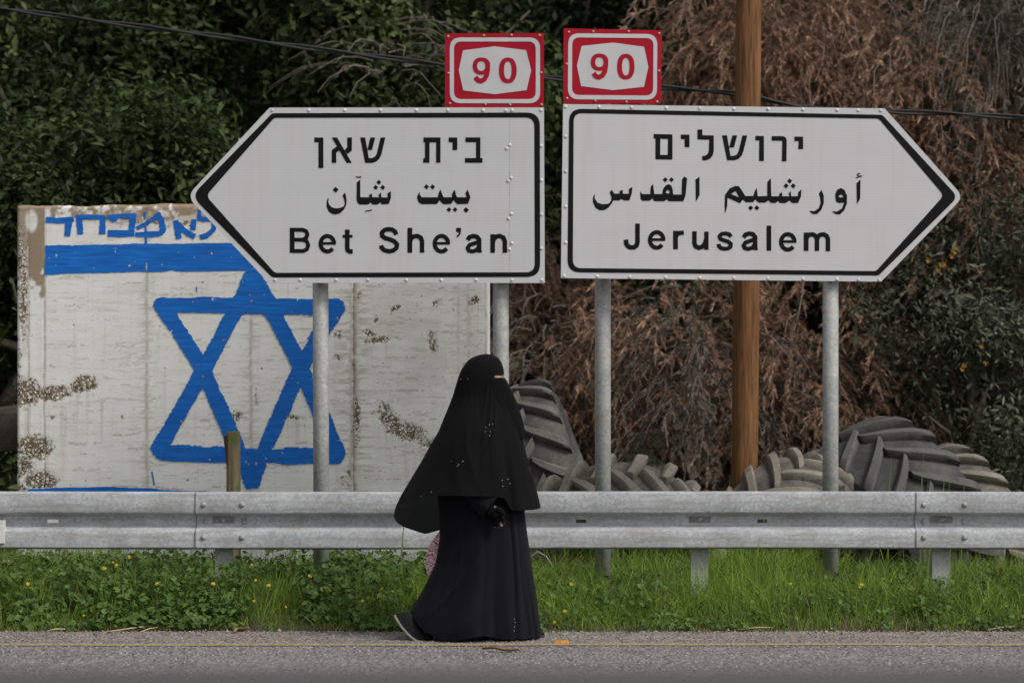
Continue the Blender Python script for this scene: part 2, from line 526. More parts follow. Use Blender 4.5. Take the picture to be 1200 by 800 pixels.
# a darker row farther back closes the view
for k, (px, py, ra, lab) in enumerate((
        (-60, 120, 3.2, "far dark tree behind the left edge of the photo"), (190, 60, 3.2, "far dark tree seen through gaps above the graffiti wall"),
        (430, 40, 3.0, "far dark tree behind the mid green tree with bare twigs"), (640, 60, 3.2, "far dark tree deep between the two road signs"),
        (860, 40, 3.2, "far dark tree behind the wooden pole"), (1080, 60, 3.2, "far dark tree behind the dead brown tree's right half"),
        (1290, 120, 3.2, "far dark tree behind the right edge of the photo"))):
    tree_at("background_tree", px, py + 120, 33 + (k % 3), (ra * .8, 1.6, 3.6), 1000, 14, .16, .085, M_LEAF_D, lab, 40 + k, group="dark trees far behind", lumps=16)

def m_needles():
    m = m_leaf("dead_needles", (.052, .029, .018), (.54, .345, .235), .8, .15)
    return m
M_NEEDLE = m_needles()
M_DRY = m_leaf("dry_grey_leaves", (.05, .042, .034), (.24, .205, .17), .8, .15)

def plumes(P, D, Ln, nb, tint, blade=(.042, .0036)):
    """drooping feathery tufts: stem start P, direction D, length Ln, nb thin needles each"""
    n = len(P); ci = np.repeat(np.arange(n), nb); m = n * nb
    t = RNG.uniform(0, 1, m)
    a, b = frames(D)
    an = RNG.uniform(0, 2 * np.pi, m)[:, None]
    side = np.cos(an) * a[ci] + np.sin(an) * b[ci]
    base = P[ci] + D[ci] * (t * Ln[ci])[:, None]
    base[:, 2] -= (.8 * (t * Ln[ci]) ** 2 / .3)
    dirn = D[ci] * .9 + side * RNG.uniform(.5, 1.3, (m, 1)) * (1.15 - t)[:, None] + np.array([0, 0, -.30])
    dirn /= np.linalg.norm(dirn, axis=1, keepdims=True)
    L = blade[0] * RNG.uniform(.6, 1.4, m)[:, None]
    wv = np.cross(dirn, unit(m)); wv /= np.linalg.norm(wv, axis=1, keepdims=True) + 1e-9
    wv *= blade[1] * RNG.uniform(.7, 1.4, (m, 1))
    V = np.stack([base - wv, base + wv, base + dirn * L], 1).reshape(-1, 3)
    F = np.arange(m * 3).reshape(-1, 3)
    T = np.clip(tint[ci] * .85 + RNG.normal(size=m) * .12 + .15 * t - .05, 0, 1)
    return V, F, np.repeat(T, 3)

def dead_tree(px, py, Y, rad, nbr, label, seed, twigs=110, needles=True, mat=None, dens=1.0, name="dead_tree", hang=1.0):
    """a dried-out drooping conifer: limbs, fine hanging twigs and rust brown plumes"""
    global RNG
    RNG = np.random.default_rng(seed); rnd = random.Random(seed)
    c = at(px, py, Y); gz = float(ground_z(np.array(c.x), np.array(Y)))
    root = empty(name, (c.x, Y, gz)); tag(root, label, "tree", "dead brown trees behind the signs")
    trunk_obj(root, (0, .55, -.1), c.z + rad[2] * .5 - gz, .09, M_BARK, rad[0] * .55, 8, seed)
    ctr = np.array([0, 0, c.z - gz]); rad = np.array(rad)
    mb = MB(); PP = []; DD = []; TT = []
    for i in range(nbr):
        u = unit(1)[0]; f = rnd.uniform(.15, .85)
        s = ctr + u * rad * f * np.array([.8, .8, 1]); s[2] = max(s[2], .35)
        out = np.array([u[0], u[1] - .25, 0]); out /= np.linalg.norm(out) + 1e-6
        L = rnd.uniform(.5, 1.1); pts = []
        for q in range(6):
            g = q / 5
            pts.append(Vector(s + out * L * (g * .75) + np.array([0, 0, 1]) * L * (.28 * g - .95 * g * g * hang)) + Vector((rnd.uniform(-.03, .03), rnd.uniform(-.03, .03), 0)))
        if pts[-1].z < .1: continue
        if i < twigs: mb.tube(pts, [.0065, .0055, .0045, .0035, .0025, .0015], 4, False)
        tt = rnd.random()
        for q in range(int(8 * dens)):
            g = rnd.uniform(.2, 1.0) * 5; k = min(4, int(g)); p = pts[k].lerp(pts[k + 1], g - k)
            dv = (pts[k + 1] - pts[k]).normalized() + Vector((rnd.uniform(-1.3, 1.3), rnd.uniform(-1.3, .8), rnd.uniform(-.5, .8)))
            PP.append(p); DD.append(dv.normalized()); TT.append(min(1, max(0, tt * .7 + rnd.uniform(0, .4))))
    mb.build("branches", M_TWIG, root)
    if needles and PP:
        P = np.array([tuple(p) for p in PP]); D = np.array([tuple(p) for p in DD])
        V, F, T = plumes(P, D, RNG.uniform(.06, .19, len(P)), 46, np.array(TT))
        mesh_obj("crown", V, F, mat or M_NEEDLE, root, attrs={"tint": T})
    return root

dead_tree(915, 55, 23.6, (1.35, .9, 1.5), 480, "large dead tree with rust brown foliage behind the wooden pole", 61)
dead_tree(800, 420, 23.0, (.95, .7, 1.15), 300, "rust brown dead foliage hanging behind the right sign's left post", 62)
dead_tree(1080, 170, 23.2, (1.0, .8, 1.4), 340, "brown dead tree right of the pole, over the right sign's tip", 63)
dead_tree(960, 440, 22.8, (.8, .7, 1.0), 250, "brown dead tree drooping down to the dark tractor tyre", 64)
dead_tree(620, 340, 24.6, (.5, .6, 1.1), 200, "narrow brown dead tree in the gap between the two signs", 65)
dead_tree(1170, 40, 23.4, (.9, .8, 1.2), 420, "bare grey drooping tree in the upper right corner", 66, twigs=260, dens=.6, mat=M_DRY)
dead_tree(835, 450, 22.4, (.75, .5, .9), 120, "bare grey twiggy tree left of the wooden pole", 67, twigs=70, dens=.8, hang=.7, mat=M_DRY)
dead_tree(640, 420, 23.4, (.5, .4, .8), 90, "few bare grey hanging branches behind the leaning tyre", 68, twigs=90, dens=.25, mat=M_DRY)
dead_tree(455, 70, 23.2, (.45, .3, .5), 34, "pale bare twigs of a dry tree left of the first route plate", 69, twigs=40, dens=.2, mat=M_DRY, hang=.5)

def bloom(px, py, Y):
    pass
def shrub_blooms():
    sh = [o for o in COL.objects if o.name.startswith("flowering_shrub")][0]
    m = simple("orange_bloom", (.26, .125, .010), .7)
    mb = MB(); rnd = random.Random(4)
    for (px, py) in ((1121, 290), (1119, 295), (1103, 310), (1107, 309), (1099, 316), (1088, 305), (1150, 405), (1155, 425), (1128, 432), (1130, 428), (1150, 318), (1115, 300)):
        p = at(px, py, 21.72) - sh.location
        for k in range(5):
            a = k * 1.25 + rnd.random(); q = Vector((math.cos(a), -.4, math.sin(a)))
            t = Vector((-math.sin(a), 0, math.cos(a)))
            e = p + q * .015
            mb.add([p, e + t * .006, e + q * .006, e - t * .006], [(0, 1, 2, 3)])
    mb.build("blooms", m, sh)
shrub_blooms()

# ------------------------------------------------------------------ concrete wall with the painted flag
WA = R(4.0); WY0 = 18.95
WX0 = (20 - 600) / FPX * WY0
def wall_uv(P):
    """photo pixels -> wall coordinates (u along the face, v up), by where each sight line meets the wall plane"""
    P = np.asarray(P, float); px = (P[..., 0] - 600) / FPX; k = -math.tan(WA)
    Y = (WY0 - k * WX0) / (1 - k * px)
    x = px * Y; z = CAMZ - (P[..., 1] - HOR) / FPX * Y
    return (x - WX0) / math.cos(WA), z

def m_wall():
    m, t, b = new_mat("painted_concrete")
    co = objco(t)
    agg = attr(t, "agg"); bare = attr(t, "bare"); dirt = attr(t, "dirt")
    n1 = noise(t, objco(t, (.6, 1, 5)), 5, 6, .65); n2 = noise(t, co, 3, 5); n3 = noise(t, co, 60, 4, .7)
    fine = noise(t, objco(t, (1.2, 1, 9)), 9, 6, .75)
    white = mix(t, n2, (.68, .672, .65), (.83, .825, .81))
    white = mix(t, mix(t, .55, 0.0, ramp(t, n1, [(.5, 0), (.72, 1)])), white, (.54, .52, .49))
    white = mix(t, mix(t, .7, 0.0, ramp(t, fine, [(.585, 0), (.635, 1)])), white, (.38, .34, .29))
    sc2 = ramp(t, noise(t, objco(t, (.9, 1, 11)), 4.5, 8, .8), [(.575, 0), (.615, 1)])
    white = mix(t, mix(t, .6, 0.0, sc2), white, (.42, .38, .32))
    vst = ramp(t, noise(t, objco(t, (7, 1, .35)), 3.2, 5, .6), [(.54, 0), (.74, 1)])
    white = mix(t, mix(t, .32, 0.0, vst), white, (.50, .46, .40))
    tan = mix(t, n2, (.23, .175, .115), (.36, .29, .205))
    tan = mix(t, .25, tan, n3, 'OVERLAY')
    c = mix(t, bare, white, tan)
    c = mix(t, mix(t, .75, 0.0, dirt), c, mix(t, n3, (.14, .10, .06), (.30, .225, .15)))
    wob = nd(t, "MixRGB", Fac=.022, Color1=co, Color2=nd(t, "TexNoise", Vector=co, Scale=60.0).outputs["Color"]).outputs[0]
    vo = nd(t, "TexVoronoi", Vector=wob, Scale=58.0, Randomness=1.0)
    vd = nd(t, "TexVoronoi", Vector=wob, Scale=58.0, _feature='DISTANCE_TO_EDGE').outputs["Distance"]
    vb = nd(t, "RGBToBW", Color=vo.outputs["Color"]).outputs[0]
    peb = ramp(t, vb, [(.2, (.30, .235, .15)), (.45, (.58, .53, .44)), (.7, (.72, .69, .62)), (.85, (.24, .18, .11))])
    peb = mix(t, ramp(t, vd, [(.05, 0), (.20, 1)]), (.070, .050, .032), peb)
    # flaking edge between paint and stones
    thr = nd(t, "Math", _operation='ADD', i0=agg, i1=nd(t, "Math", _operation='MULTIPLY', i0=nd(t, "Math", _operation='SUBTRACT', i0=noise(t, co, 26, 7, .82), i1=.5).outputs[0], i1=2.6).outputs[0]).outputs[0]
    fa = ramp(t, thr, [(.56, 0), (.62, 1)])
    c = mix(t, fa, c, peb)
    setb(t, b, c, .85, 0, .25)
    hgt = mix(t, fa, n3, ramp(t, vd, [(0, 0), (.25, 1)]))
    bump(t, b, mix(t, .45, hgt, n1), .28, .008)
    return m
M_WALL = m_wall()

def blob(X, Y, cx, cy, rx, ry, amt=1.0, rot=0.0):
    c, s = math.cos(rot), math.sin(rot); dx, dy = X - cx, Y - cy
    a, b = (dx * c + dy * s) / rx, (-dx * s + dy * c) / ry
    return amt * np.clip(1.25 - np.sqrt(a * a + b * b) * .9, 0, 1.2)

def build_wall():
    root = empty("concrete_wall", (WX0, WY0, 0), -WA)
    tag(root, "white painted upright concrete slab with a blue flag and star, behind the guardrail", "wall")
    u1, _ = wall_uv((568, 400)); H = 2.477; T = .42
    h = .0085
    us = np.linspace(0, float(u1), int(float(u1) / h)); vs = np.linspace(-.1, H, int((H + .1) / h))
    U, Vv = np.meshgrid(us, vs)
    # pixel position of each grid point, to place the wear the way it lies on the wall
    xw = WX0 + U * math.cos(WA); yw = WY0 - U * math.sin(WA)
    PX = 600 + xw / yw * FPX; PY = HOR - (Vv - CAMZ) / yw * FPX
    agg = np.zeros_like(PX)
    for bl in ((27, 345, 8, 70, .62), (24, 300, 5, 60, .6), (30, 460, 14, 14, 1.05), (60, 461, 22, 7, .95, -.1), (98, 450, 15, 8, 1.0, -.15), (40, 524, 20, 12, 1.0), (28, 545, 12, 16, .7),
               (48, 562, 18, 9, .95), (25, 575, 10, 12, .7), (22, 420, 4, 40, .5), (455, 490, 18, 10, .7, .5), (475, 505, 24, 9, .95, .25), (452, 478, 14, 6, .6, .6), (505, 520, 22, 7, .65, .2),
               (446, 398, 20, 4, .75, -.1), (434, 391, 10, 4, .7, .4), (507, 403, 6, 10, .72), (505, 392, 8, 5, .6), (440, 376, 8, 9, .45, -.8), (510, 355, 8, 8, .5), (555, 352, 10, 5, .68, -.4), (463, 361, 6, 3, .8, -.4),
               (278, 487, 7, 6, .72), (170, 262, 40, 9, .42), (395, 393, 7, 6, .55), (395, 420, 10, 6, .52), (345, 489, 14, 2.5, .7, .15), (420, 345, 6, 14, .4), (415, 440, 4, 30, .5), (418, 490, 6, 40, .6),
               (60, 490, 4, 5, .5), (86, 487, 6, 4, .45), (190, 265, 16, 7, .5), (215, 262, 14, 8, .5), (300, 470, 4, 18, .5), (560, 420, 4, 60, .35), (408, 560, 12, 14, .5)):
        agg = np.maximum(agg, blob(PX, PY, bl[0], bl[1], bl[2] * 1.35, bl[3] * 1.45, *bl[4:]) * 1.12)
    pk = vnoise(PX * .16, PY * .16, 31); pk2 = vnoise(PX * .35, PY * .35, 77)
    agg = np.maximum(agg, np.where(pk * pk2 > .80, .78, 0) * np.clip((PY - 240) / 60, 0, 1))
    agg = np.maximum(agg, .30 * (PX > 405) * (vnoise(PX * .05, PY * .05, 3) > .52))
    # bare tan strip at the left edge, flaked top rim
    n = fbm(PX * .16, PY * .16, 9, 4) - .45
    strip = ((PX > 33.5) & (PX < 52)).astype(float) * np.clip((342 - PY + n * 120) / 22, 0, 1)
    edge = (PX <= 33.5) * np.clip((330 - PY + n * 110) / 40, 0, 1) * .85
    top = np.clip((250 + n * 55 - PY) / 6, 0, 1) + np.clip(1.25 - np.hypot((PX - 150) / 62, (PY - 254) / 9), 0, 1) * .9 * (n > -.12)
    top += np.clip(1.2 - np.hypot((PX - 240) / 30, (PY - 250) / 12), 0, 1) * .7
    bare = np.clip(strip + edge + top, 0, 1)
    pat = np.clip(1.4 - np.hypot((PX - 37) / 6, (PY - 259) / 11), 0, 1)
    bare = np.clip(bare - np.clip(pat * 2, 0, 1), 0, 1)
    dirt = np.zeros_like(PX)
    for sx, wd, am in ((33.3, 1.0, 1.0), (52, 1.1, .95), (172, 1.9, .75), (294, 2.2, .75), (414.5, 4.5, 1.0), (537, 1.5, .5), (549, 2.8, .5)):
        nn = fbm(PX * .02, PY * .05, sx) ; nn2 = vnoise(PX * .3, PY * .22, sx + 4)
        dirt = np.maximum(dirt, am * np.exp(-((PX - sx - (nn - .45) * 3) / wd) ** 2) * np.clip(.2 + 1.5 * nn2, 0, 1))
        dirt = np.maximum(dirt, .6 * am * np.exp(-((PX - sx) / (wd * 5)) ** 2) * (vnoise(PX * .07, PY * .6, sx) > .60) * (sx > 100))
    for sy in (344, 374, 432, 500):
        dirt = np.maximum(dirt, .22 * np.exp(-((PY - sy - (fbm(PX * .02, PY * 0, sy) - .45) * 3) / .8) ** 2) * (vnoise(PX * .06, PY * .01, sy) > .45))
    dirt = np.maximum(dirt, np.clip((fbm(PX * .02, PY * .05, 14) - .46) * 1.6, 0, .16) * np.clip((PX - 380) / 40, 0, 1))
    halo = np.clip(agg - .25, 0, 1) * np.clip(fbm(PX * .12, PY * .12, 41) * 2.6 - .75, 0, 1)
    drip = np.zeros_like(agg)
    for k_ in range(1, 60): drip[:-k_] = np.maximum(drip[:-k_], (agg[k_:] > .62) * (1 - k_ / 60))      # stains running down from the broken patches
    dirt = np.maximum(dirt, .60 * halo); dirt = np.maximum(dirt, .42 * drip * np.clip(vnoise(PX * .45, PY * .02, 43) * 2 - .9, 0, 1))
    rs = np.random.default_rng(5)
    for _ in range(420):                                   # short scrapes that follow the board marks
        cx, cy = rs.uniform(55, 565), rs.uniform(300, 600)
        if cx < 400 and rs.uniform() < .45: continue
        ln, tk = rs.uniform(3, 22), rs.uniform(.5, 1.1)
        jj = np.searchsorted(us, [float(wall_uv((cx - ln, cy))[0]), float(wall_uv((cx + ln, cy))[0])]); vc = float(wall_uv((cx, cy))[1]); ii = np.searchsorted(vs, [vc - .03, vc + .03])
        sl_ = (slice(ii[0], ii[1]), slice(jj[0], jj[1]))
        if PX[sl_].size == 0: continue
        val = rs.uniform(.3, .85) * np.exp(-((PY[sl_] - cy - (fbm(PX[sl_] * .1, PX[sl_] * 0, cx) - .45) * 5) / tk) ** 2) * (vnoise(PX[sl_] * .25, PX[sl_] * 0 + cy, 2) > .35)
        dirt[sl_] = np.maximum(dirt[sl_], val)
    # stones and flaked paint are real relief
    W_ = -.003 * np.clip((agg - .4) * 3, 0, 1) + .004 * np.clip((agg - .45) * 3, 0, 1) * (vnoise(U * 75, Vv * 75, 6) - .2)
    W_ = W_ - .006 * np.exp(-((PX - 52) / .7) ** 2) - .005 * np.exp(-((PX - 33.3) / .6) ** 2) - .004 * np.exp(-((PX - 414) / 1.0) ** 2)
    rim = np.clip((Vv - (H - .02)) / .02, 0, 1)
    W_ -= rim * .012 * (.5 + vnoise(U * 20, Vv * 0, 4)) + .012 * np.clip((.012 - U) / .012, 0, 1)
    Vt = Vv + rim * ((fbm(U * 6, U * 0, 5) - .45) * .035)
    P = np.stack([U, -W_, Vt], -1).reshape(-1, 3)
    ny, nx = U.shape
    i = np.arange(ny - 1)[:, None] * nx + np.arange(nx - 1)[None]
    F = np.stack([i, i + 1, i + nx + 1, i + nx], -1).reshape(-1, 4)
    # close the slab: top, sides and back, welded to the front's border
    nb = len(P)
    ring = list(range(nx)) + [r * nx + nx - 1 for r in range(1, ny)] + [(ny - 1) * nx + c for c in range(nx - 2, -1, -1)] + [r * nx for r in range(ny - 2, 0, -1)]
    back = P[ring].copy(); back[:, 1] = T
    P2 = np.concatenate([P, back]); m = len(ring)
    SF = np.array([(ring[k], nb + k, nb + (k + 1) % m, ring[(k + 1) % m]) for k in range(m)])
    F2 = [tuple(f) for f in np.concatenate([F, SF])] + [tuple(nb + k for k in range(m))]
    z = np.zeros(m)
    z2 = np.full(m, .0)
    mesh_obj("slab", P2, F2, M_WALL, root, attrs={"agg": np.concatenate([agg.ravel(), z]), "bare": np.concatenate([bare.ravel(), z2]), "dirt": np.concatenate([dirt.ravel(), z])})

    # ---- paint
    def m_blue():
        m_, t, b = new_mat("blue_wall_paint")
        co = objco(t); n1 = noise(t, objco(t, (.5, 1, 6)), 9, 5, .6); n2 = noise(t, co, 2.2, 4)
        n1 = ramp(t, n1, [(.30, 0), (.70, 1)]); n2 = ramp(t, n2, [(.35, 0), (.65, 1)])
        c = mix(t, n1, (.002, .088, .380), (.008, .200, .700))
        c = mix(t, mix(t, .55, 0.0, n2), c, (.002, .094, .420))
        dry = ramp(t, noise(t, objco(t, (1.0, 1, 15)), 12, 6, .75), [(.64, 0), (.70, 1)])
        c = mix(t, mix(t, .5, 0.0, dry), c, (.22, .34, .52))
        setb(t, b, c, .6, 0, .3); bump(t, b, n1, .2, .004)
        return m_
    MB_ = m_blue()
    chips = []
    rnd = random.Random(3)
    for _ in range(150): chips.append((rnd.uniform(50, 400), rnd.uniform(285, 560), rnd.choice((.5, .6, .8, 1.2)) , rnd.uniform(.6, 1.8)))
    chips += [(237, 375, 2, 1), (240, 405, 2.2, 1), (262, 398, 2, 1.2), (295, 352, 2.0, 1.6), (293, 345, 1.2, 2.2), (190, 310, 1.2, 1), (172, 312, 1.0, 5), (110, 314, 1.5, .8), (152, 311, 1.6, 1.2), (232, 428, 3.0, .6), (238, 441, 2.6, .7), (355, 305, 1.5, 1), (213, 436, 1, 2)]
    def rough(X, Y, D, amp=1.0):
        a = (vnoise(X * .05, Y * .9, 12) - .5) * 2.3 + (vnoise(X * .35, Y * 1.1, 15) - .5) * 1.3 + (fbm(X * .05, Y * .05, 8) - .45) * 3
        D = D + a * amp
        st = (vnoise(X * .06, Y * 1.6, 22) * vnoise(X * .02, Y * .25, 23))
        D = np.where((st > .70) & (D < 6), -.3, D)
        for (cx, cy, rx, ry) in chips:
            if X.min() - 4 < cx < X.max() + 4 and Y.min() - 4 < cy < Y.max() + 4:
                D = np.minimum(D, np.hypot((X - cx) / rx, (Y - cy) / ry) - 1 + (vnoise(X * .8, Y * .8, 2) - .5) * .8)
        return D
    def to3(off):
        def f(P):
            u, v = wall_uv(P); return np.stack([u, np.full_like(u, -off), v], -1)
        return f
    Z = lambda pts, ox, oy, s: [(ox + x / s, oy + y / s) for x, y in pts]
    # top stripe runs on behind the road sign
    sp = Z([(199, 256), (205, 253), (640, 247), (1000, 243), (2000, 240), (2000, 362), (1110, 365), (650, 369), (420, 374), (198, 382)], 0, 220, 3.75)
    sheet(lambda X, Y: rough(X, Y, d_poly(X, Y, sp), .45), 50, 540, 280, 326, .8, to3(.0030), "painted_stripe", MB_, root)
    lp = Z([(75, 610), (130, 572), (250, 568), (520, 561), (700, 574), (930, 586), (1300, 590), (1800, 588), (2040, 600), (2040, 690), (75, 680)], 0, 420, 3.75)
    sheet(lambda X, Y: rough(X, Y, d_poly(X, Y, lp), .6), 18, 550, 565, 625, .9, to3(.0030), "painted_stripe", MB_, root)
    so_, sy_, ss = 170, 310, 2.964
    star = [([(375, 45), (200, 375), (48, 640)], 54), ([(378, 42), (530, 330), (668, 650)], 56), ([(50, 640), (60, 652), (380, 664), (665, 664)], 54),
            ([(58, 140), (300, 142), (668, 148)], 54), ([(60, 140), (200, 360), (372, 752)], 54), ([(668, 148), (540, 360), (368, 752)], 54)]
    def fs(X, Y):
        D = np.full(X.shape, -1e9)
        for p, wd in star: D = np.maximum(D, d_stroke(X, Y, Z(p, so_, sy_, ss), wd / ss, False))
        D = np.maximum(D, d_poly(X, Y, Z([(640, 122), (694, 140), (690, 160), (640, 235), (560, 260), (620, 170)], so_, sy_, ss)))
        D = np.maximum(D, d_poly(X, Y, Z([(340, 30), (385, 12), (410, 40), (480, 165), (300, 165)], so_, sy_, ss)))
        D = np.maximum(D, d_poly(X, Y, Z([(335, 640), (420, 645), (405, 740), (395, 778), (350, 780)], so_, sy_, ss)))
        return rough(X, Y, D, .8)
    sheet(fs, 172, 428, 312, 600, .55, to3(.0048), "painted_star", MB_, root)
    g = [([(76, 122), (150, 130), (254, 118)], 36), ([(224, 115), (212, 232)], 42), ([(287, 98), (297, 216)], 40), ([(270, 108), (340, 104), (448, 108)], 34), ([(440, 96), (436, 214)], 42),
         ([(465, 106), (560, 98), (650, 97)], 30), ([(634, 88), (628, 150), (618, 222)], 42), ([(472, 208), (560, 212), (636, 206)], 42), ([(492, 108), (520, 138), (540, 152)], 34), ([(530, 150), (572, 148)], 16),
         ([(655, 180), (740, 130), (800, 95)], 28), ([(788, 78), (815, 130), (828, 190)], 36), ([(830, 185), (800, 212), (735, 216), (648, 218)], 32), ([(706, 70), (712, 160), (716, 278)], 13),
         ([(903, 128), (915, 180), (926, 244)], 36), ([(905, 140), (960, 195), (1028, 232)], 36), ([(1022, 118), (1016, 190)], 34),
         ([(1062, 236), (1105, 222), (1150, 182), (1150, 130)], 30), ([(1058, 60), (1056, 118), (1150, 122)], 26)]
    def fg(X, Y):
        D = np.full(X.shape, -1e9)
        for p, wd in g: D = np.maximum(D, d_stroke(X, Y, Z(p, 40, 235, 5.4545), wd / 5.4545, True))
        D = np.where((np.hypot((X - 140) / 8, (Y - 262) / 4) < 1) | (np.hypot((X - 172) / 9, (Y - 258) / 5) + (vnoise(X * .5, Y * .5, 3) - .5) < .6), np.minimum(D, -.2), D)
        return rough(X, Y, D, .42)
    sheet(fg, 50, 262, 243, 290, .45, to3(.0036), "painted_lettering", MB_, root)
    dr = [([(178, 552), (181, 568)], 1.6), ([(230, 336), (231, 342)], 1.2)]
    def fd(X, Y):
        D = np.full(X.shape, -1e9)
        for p, wd in dr: D = np.maximum(D, d_stroke(X, Y, p, wd))
        return D
    sheet(fd, 170, 240, 330, 575, .6, to3(.0036), "paint_drip", MB_, root)
    # right hand end: a white plastered edge strip with a blue dab
    mb = MB(); mb.box((float(u1) + .006, .10, 1.19), (.012, .20, 2.56)); mb.build("edge_strip", simple("white_plaster", (.60, .59, .57), .8, sc=12), root)
    return root
build_wall()

# ------------------------------------------------------------------ direction signs
def plane_map(px0, Y0, k):
    """pixel -> point on a vertical plane through (px0, Y0) turned so that Y grows by k per metre of x"""
    x0 = (px0 - 600) / FPX * Y0
    def f(P, off=0.0):
        P = np.asarray(P, float); q = (P[..., 0] - 600) / FPX
        Y = (Y0 - k * x0) / (1 - k * q)
        nrm = np.array([k, -1, 0]) / math.hypot(k, 1)
        return np.stack([q * Y, Y, CAMZ - (P[..., 1] - HOR) / FPX * Y], -1) + nrm * off
    return f

def ell(cx, cy, rx, ry, p=2.3, n=36):
    o = []
    for k in range(n):
        a = 2 * math.pi * k / n; c, s = math.cos(a), math.sin(a)
        o.append((cx + rx * math.copysign(abs(c) ** (2 / p), c), cy + ry * math.copysign(abs(s) ** (2 / p), s)))
    return o
def arc(cx, cy, rx, ry, a0, a1, n=18):
    return [(cx + rx * math.cos(R(a0 + (a1 - a0) * i / n)), cy - ry * math.sin(R(a0 + (a1 - a0) * i / n))) for i in range(n + 1)]

def sc(shapes, ox, oy, s):
    """shapes in zoom units -> photo pixels; ('p', pts) add, ('h', pts) hole, ('s', pts, w) stroke"""
    out = []
    for sh in shapes:
        pts = [(ox + x / s, oy + y / s) for x, y in sh[1]]
        out.append((sh[0], pts) if len(sh) == 2 else (sh[0], pts, sh[2] / s))
    return out
def dia(cx, cy, r): return ('p', [(cx - .1 * r, cy - r), (cx + r, cy - .1 * r), (cx + .15 * r, cy + r), (cx - r, cy + .05 * r)])
def rect(x0, y0, x1, y1): return ('p', [(x0, y0), (x1, y0), (x1, y1), (x0, y1)])

HEB_L = sc([('p', [(92, 123), (207, 123), (207, 513), (145, 513), (145, 185), (92, 185)]),
            ('p', [(315, 123), (383, 123), (570, 447), (505, 447)]),
            ('p', [(512, 123), (572, 123), (572, 290), (512, 335), (478, 283), (512, 250)]),
            ('p', [(315, 447), (372, 447), (372, 315), (412, 290), (378, 235), (315, 283)]),
            ('p', [(678, 123), (742, 123), (788, 385), (830, 385), (868, 365), (890, 330), (940, 123), (1000, 123), (950, 335), (925, 390), (880, 432), (830, 447), (742, 447)]),
            ('p', [(808, 123), (870, 123), (830, 282), (770, 282)])], 360, 150, 10.909) + \
        sc([('p', [(178, 122), (395, 122), (395, 445), (340, 445), (340, 185), (255, 185), (255, 445), (175, 445), (175, 388), (197, 388), (197, 185), (178, 185)]),
            ('p', [(500, 122), (610, 122), (610, 283), (550, 283), (550, 183), (500, 183)]),
            ('p', [(715, 122), (905, 122), (905, 385), (933, 385), (933, 445), (708, 445), (708, 385), (850, 385), (850, 183), (715, 183)])], 480, 150, 10.909)
ARA_L = sc([('p', [(155, 352), (140, 400), (140, 460), (165, 520), (210, 553), (255, 560), (310, 545), (360, 500), (390, 440), (397, 380), (385, 310), (373, 280), (343, 318), (365, 370), (373, 420), (360, 455), (310, 478), (250, 482), (200, 465), (170, 430), (160, 400), (167, 352)]),
            dia(255, 245, 38), ('p', [(503, 90), (515, 72), (545, 78), (587, 73), (575, 92), (545, 92), (515, 84)]),
            ('p', [(525, 150), (570, 115), (570, 340), (690, 340), (680, 310), (718, 295), (722, 340), (815, 340), (800, 308), (838, 280), (838, 342), (920, 342), (918, 290), (962, 262), (962, 350), (935, 425), (850, 433), (825, 405), (795, 433), (725, 433), (705, 405), (670, 433), (560, 433), (530, 405), (523, 370)]),
            ('p', [(628, 515), (715, 496), (722, 510), (632, 527)]), dia(807, 148, 32), dia(767, 214, 32), dia(857, 214, 32)], 370, 200, 10.909) + \
        sc([('p', [(242, 270), (240, 310), (265, 340), (470, 340), (480, 290), (505, 240), (525, 300), (545, 340), (650, 340), (655, 290), (685, 240), (700, 300), (715, 340), (840, 340), (822, 290), (850, 240), (888, 340), (855, 425), (720, 428), (690, 400), (672, 375), (650, 415), (630, 428), (540, 428), (510, 400), (492, 375), (470, 415), (450, 428), (260, 428), (222, 400), (205, 350), (215, 305)]),
            dia(325, 207, 33), dia(403, 207, 33), dia(612, 498, 32), dia(690, 498, 32), dia(831, 503, 36)], 470, 200, 10.909)
def let_e(x, y):   # top left corner in photo pixels
    return sc([('s', arc(90, 99, 68, 78, 0, 322), 42), rect(30, 82, 175, 109)], x, y, 8.571)
def let_a(x, y):
    return sc([('s', [(18, 50), (33, 27), (63, 18), (92, 23), (111, 46), (111, 125), (116, 150)], 36), ('s', [(111, 65), (68, 78), (33, 90), (18, 115), (28, 135), (55, 142), (88, 132), (109, 105)], 33), rect(111, 138, 132, 152)], x, y, 6.857)
LAT_L = sc([rect(83, 102, 130, 353), ('s', [(106, 122), (212, 122), (246, 136), (260, 168), (246, 206), (212, 222), (106, 222)], 40), ('s', [(106, 222), (220, 222), (254, 240), (268, 278), (254, 318), (220, 335), (106, 335)], 40),
            ('s', [(660, 120), (660, 310), (668, 332), (690, 340), (715, 340)], 46), rect(613, 172, 713, 202),
            ('s', [(1152, 172), (1140, 140), (1110, 120), (1075, 116), (1035, 124), (1008, 150), (1010, 182), (1040, 205), (1085, 218), (1130, 236), (1160, 268), (1152, 308), (1118, 332), (1078, 338), (1035, 328), (1008, 305), (1001, 278)], 45)], 330, 255, 8.571) + \
        let_e(330 + 370 / 8.571, 255 + 163 / 8.571) + \
        sc([rect(292, 82, 330, 282), ('s', [(311, 205), (318, 172), (340, 152), (370, 147), (398, 160), (409, 190), (409, 282)], 36),
            ('p', [(683, 82), (722, 82), (722, 115), (710, 145), (688, 160), (685, 148), (700, 135), (703, 115), (683, 115)]),
            rect(958, 133, 995, 282), ('s', [(977, 205), (985, 172), (1005, 152), (1034, 147), (1062, 160), (1074, 190), (1074, 282)], 36)], 435, 255, 6.857) + \
        let_e(435 + 493 / 6.857, 255 + 130 / 6.857) + let_a(435 + 757 / 6.857, 255 + 130 / 6.857)

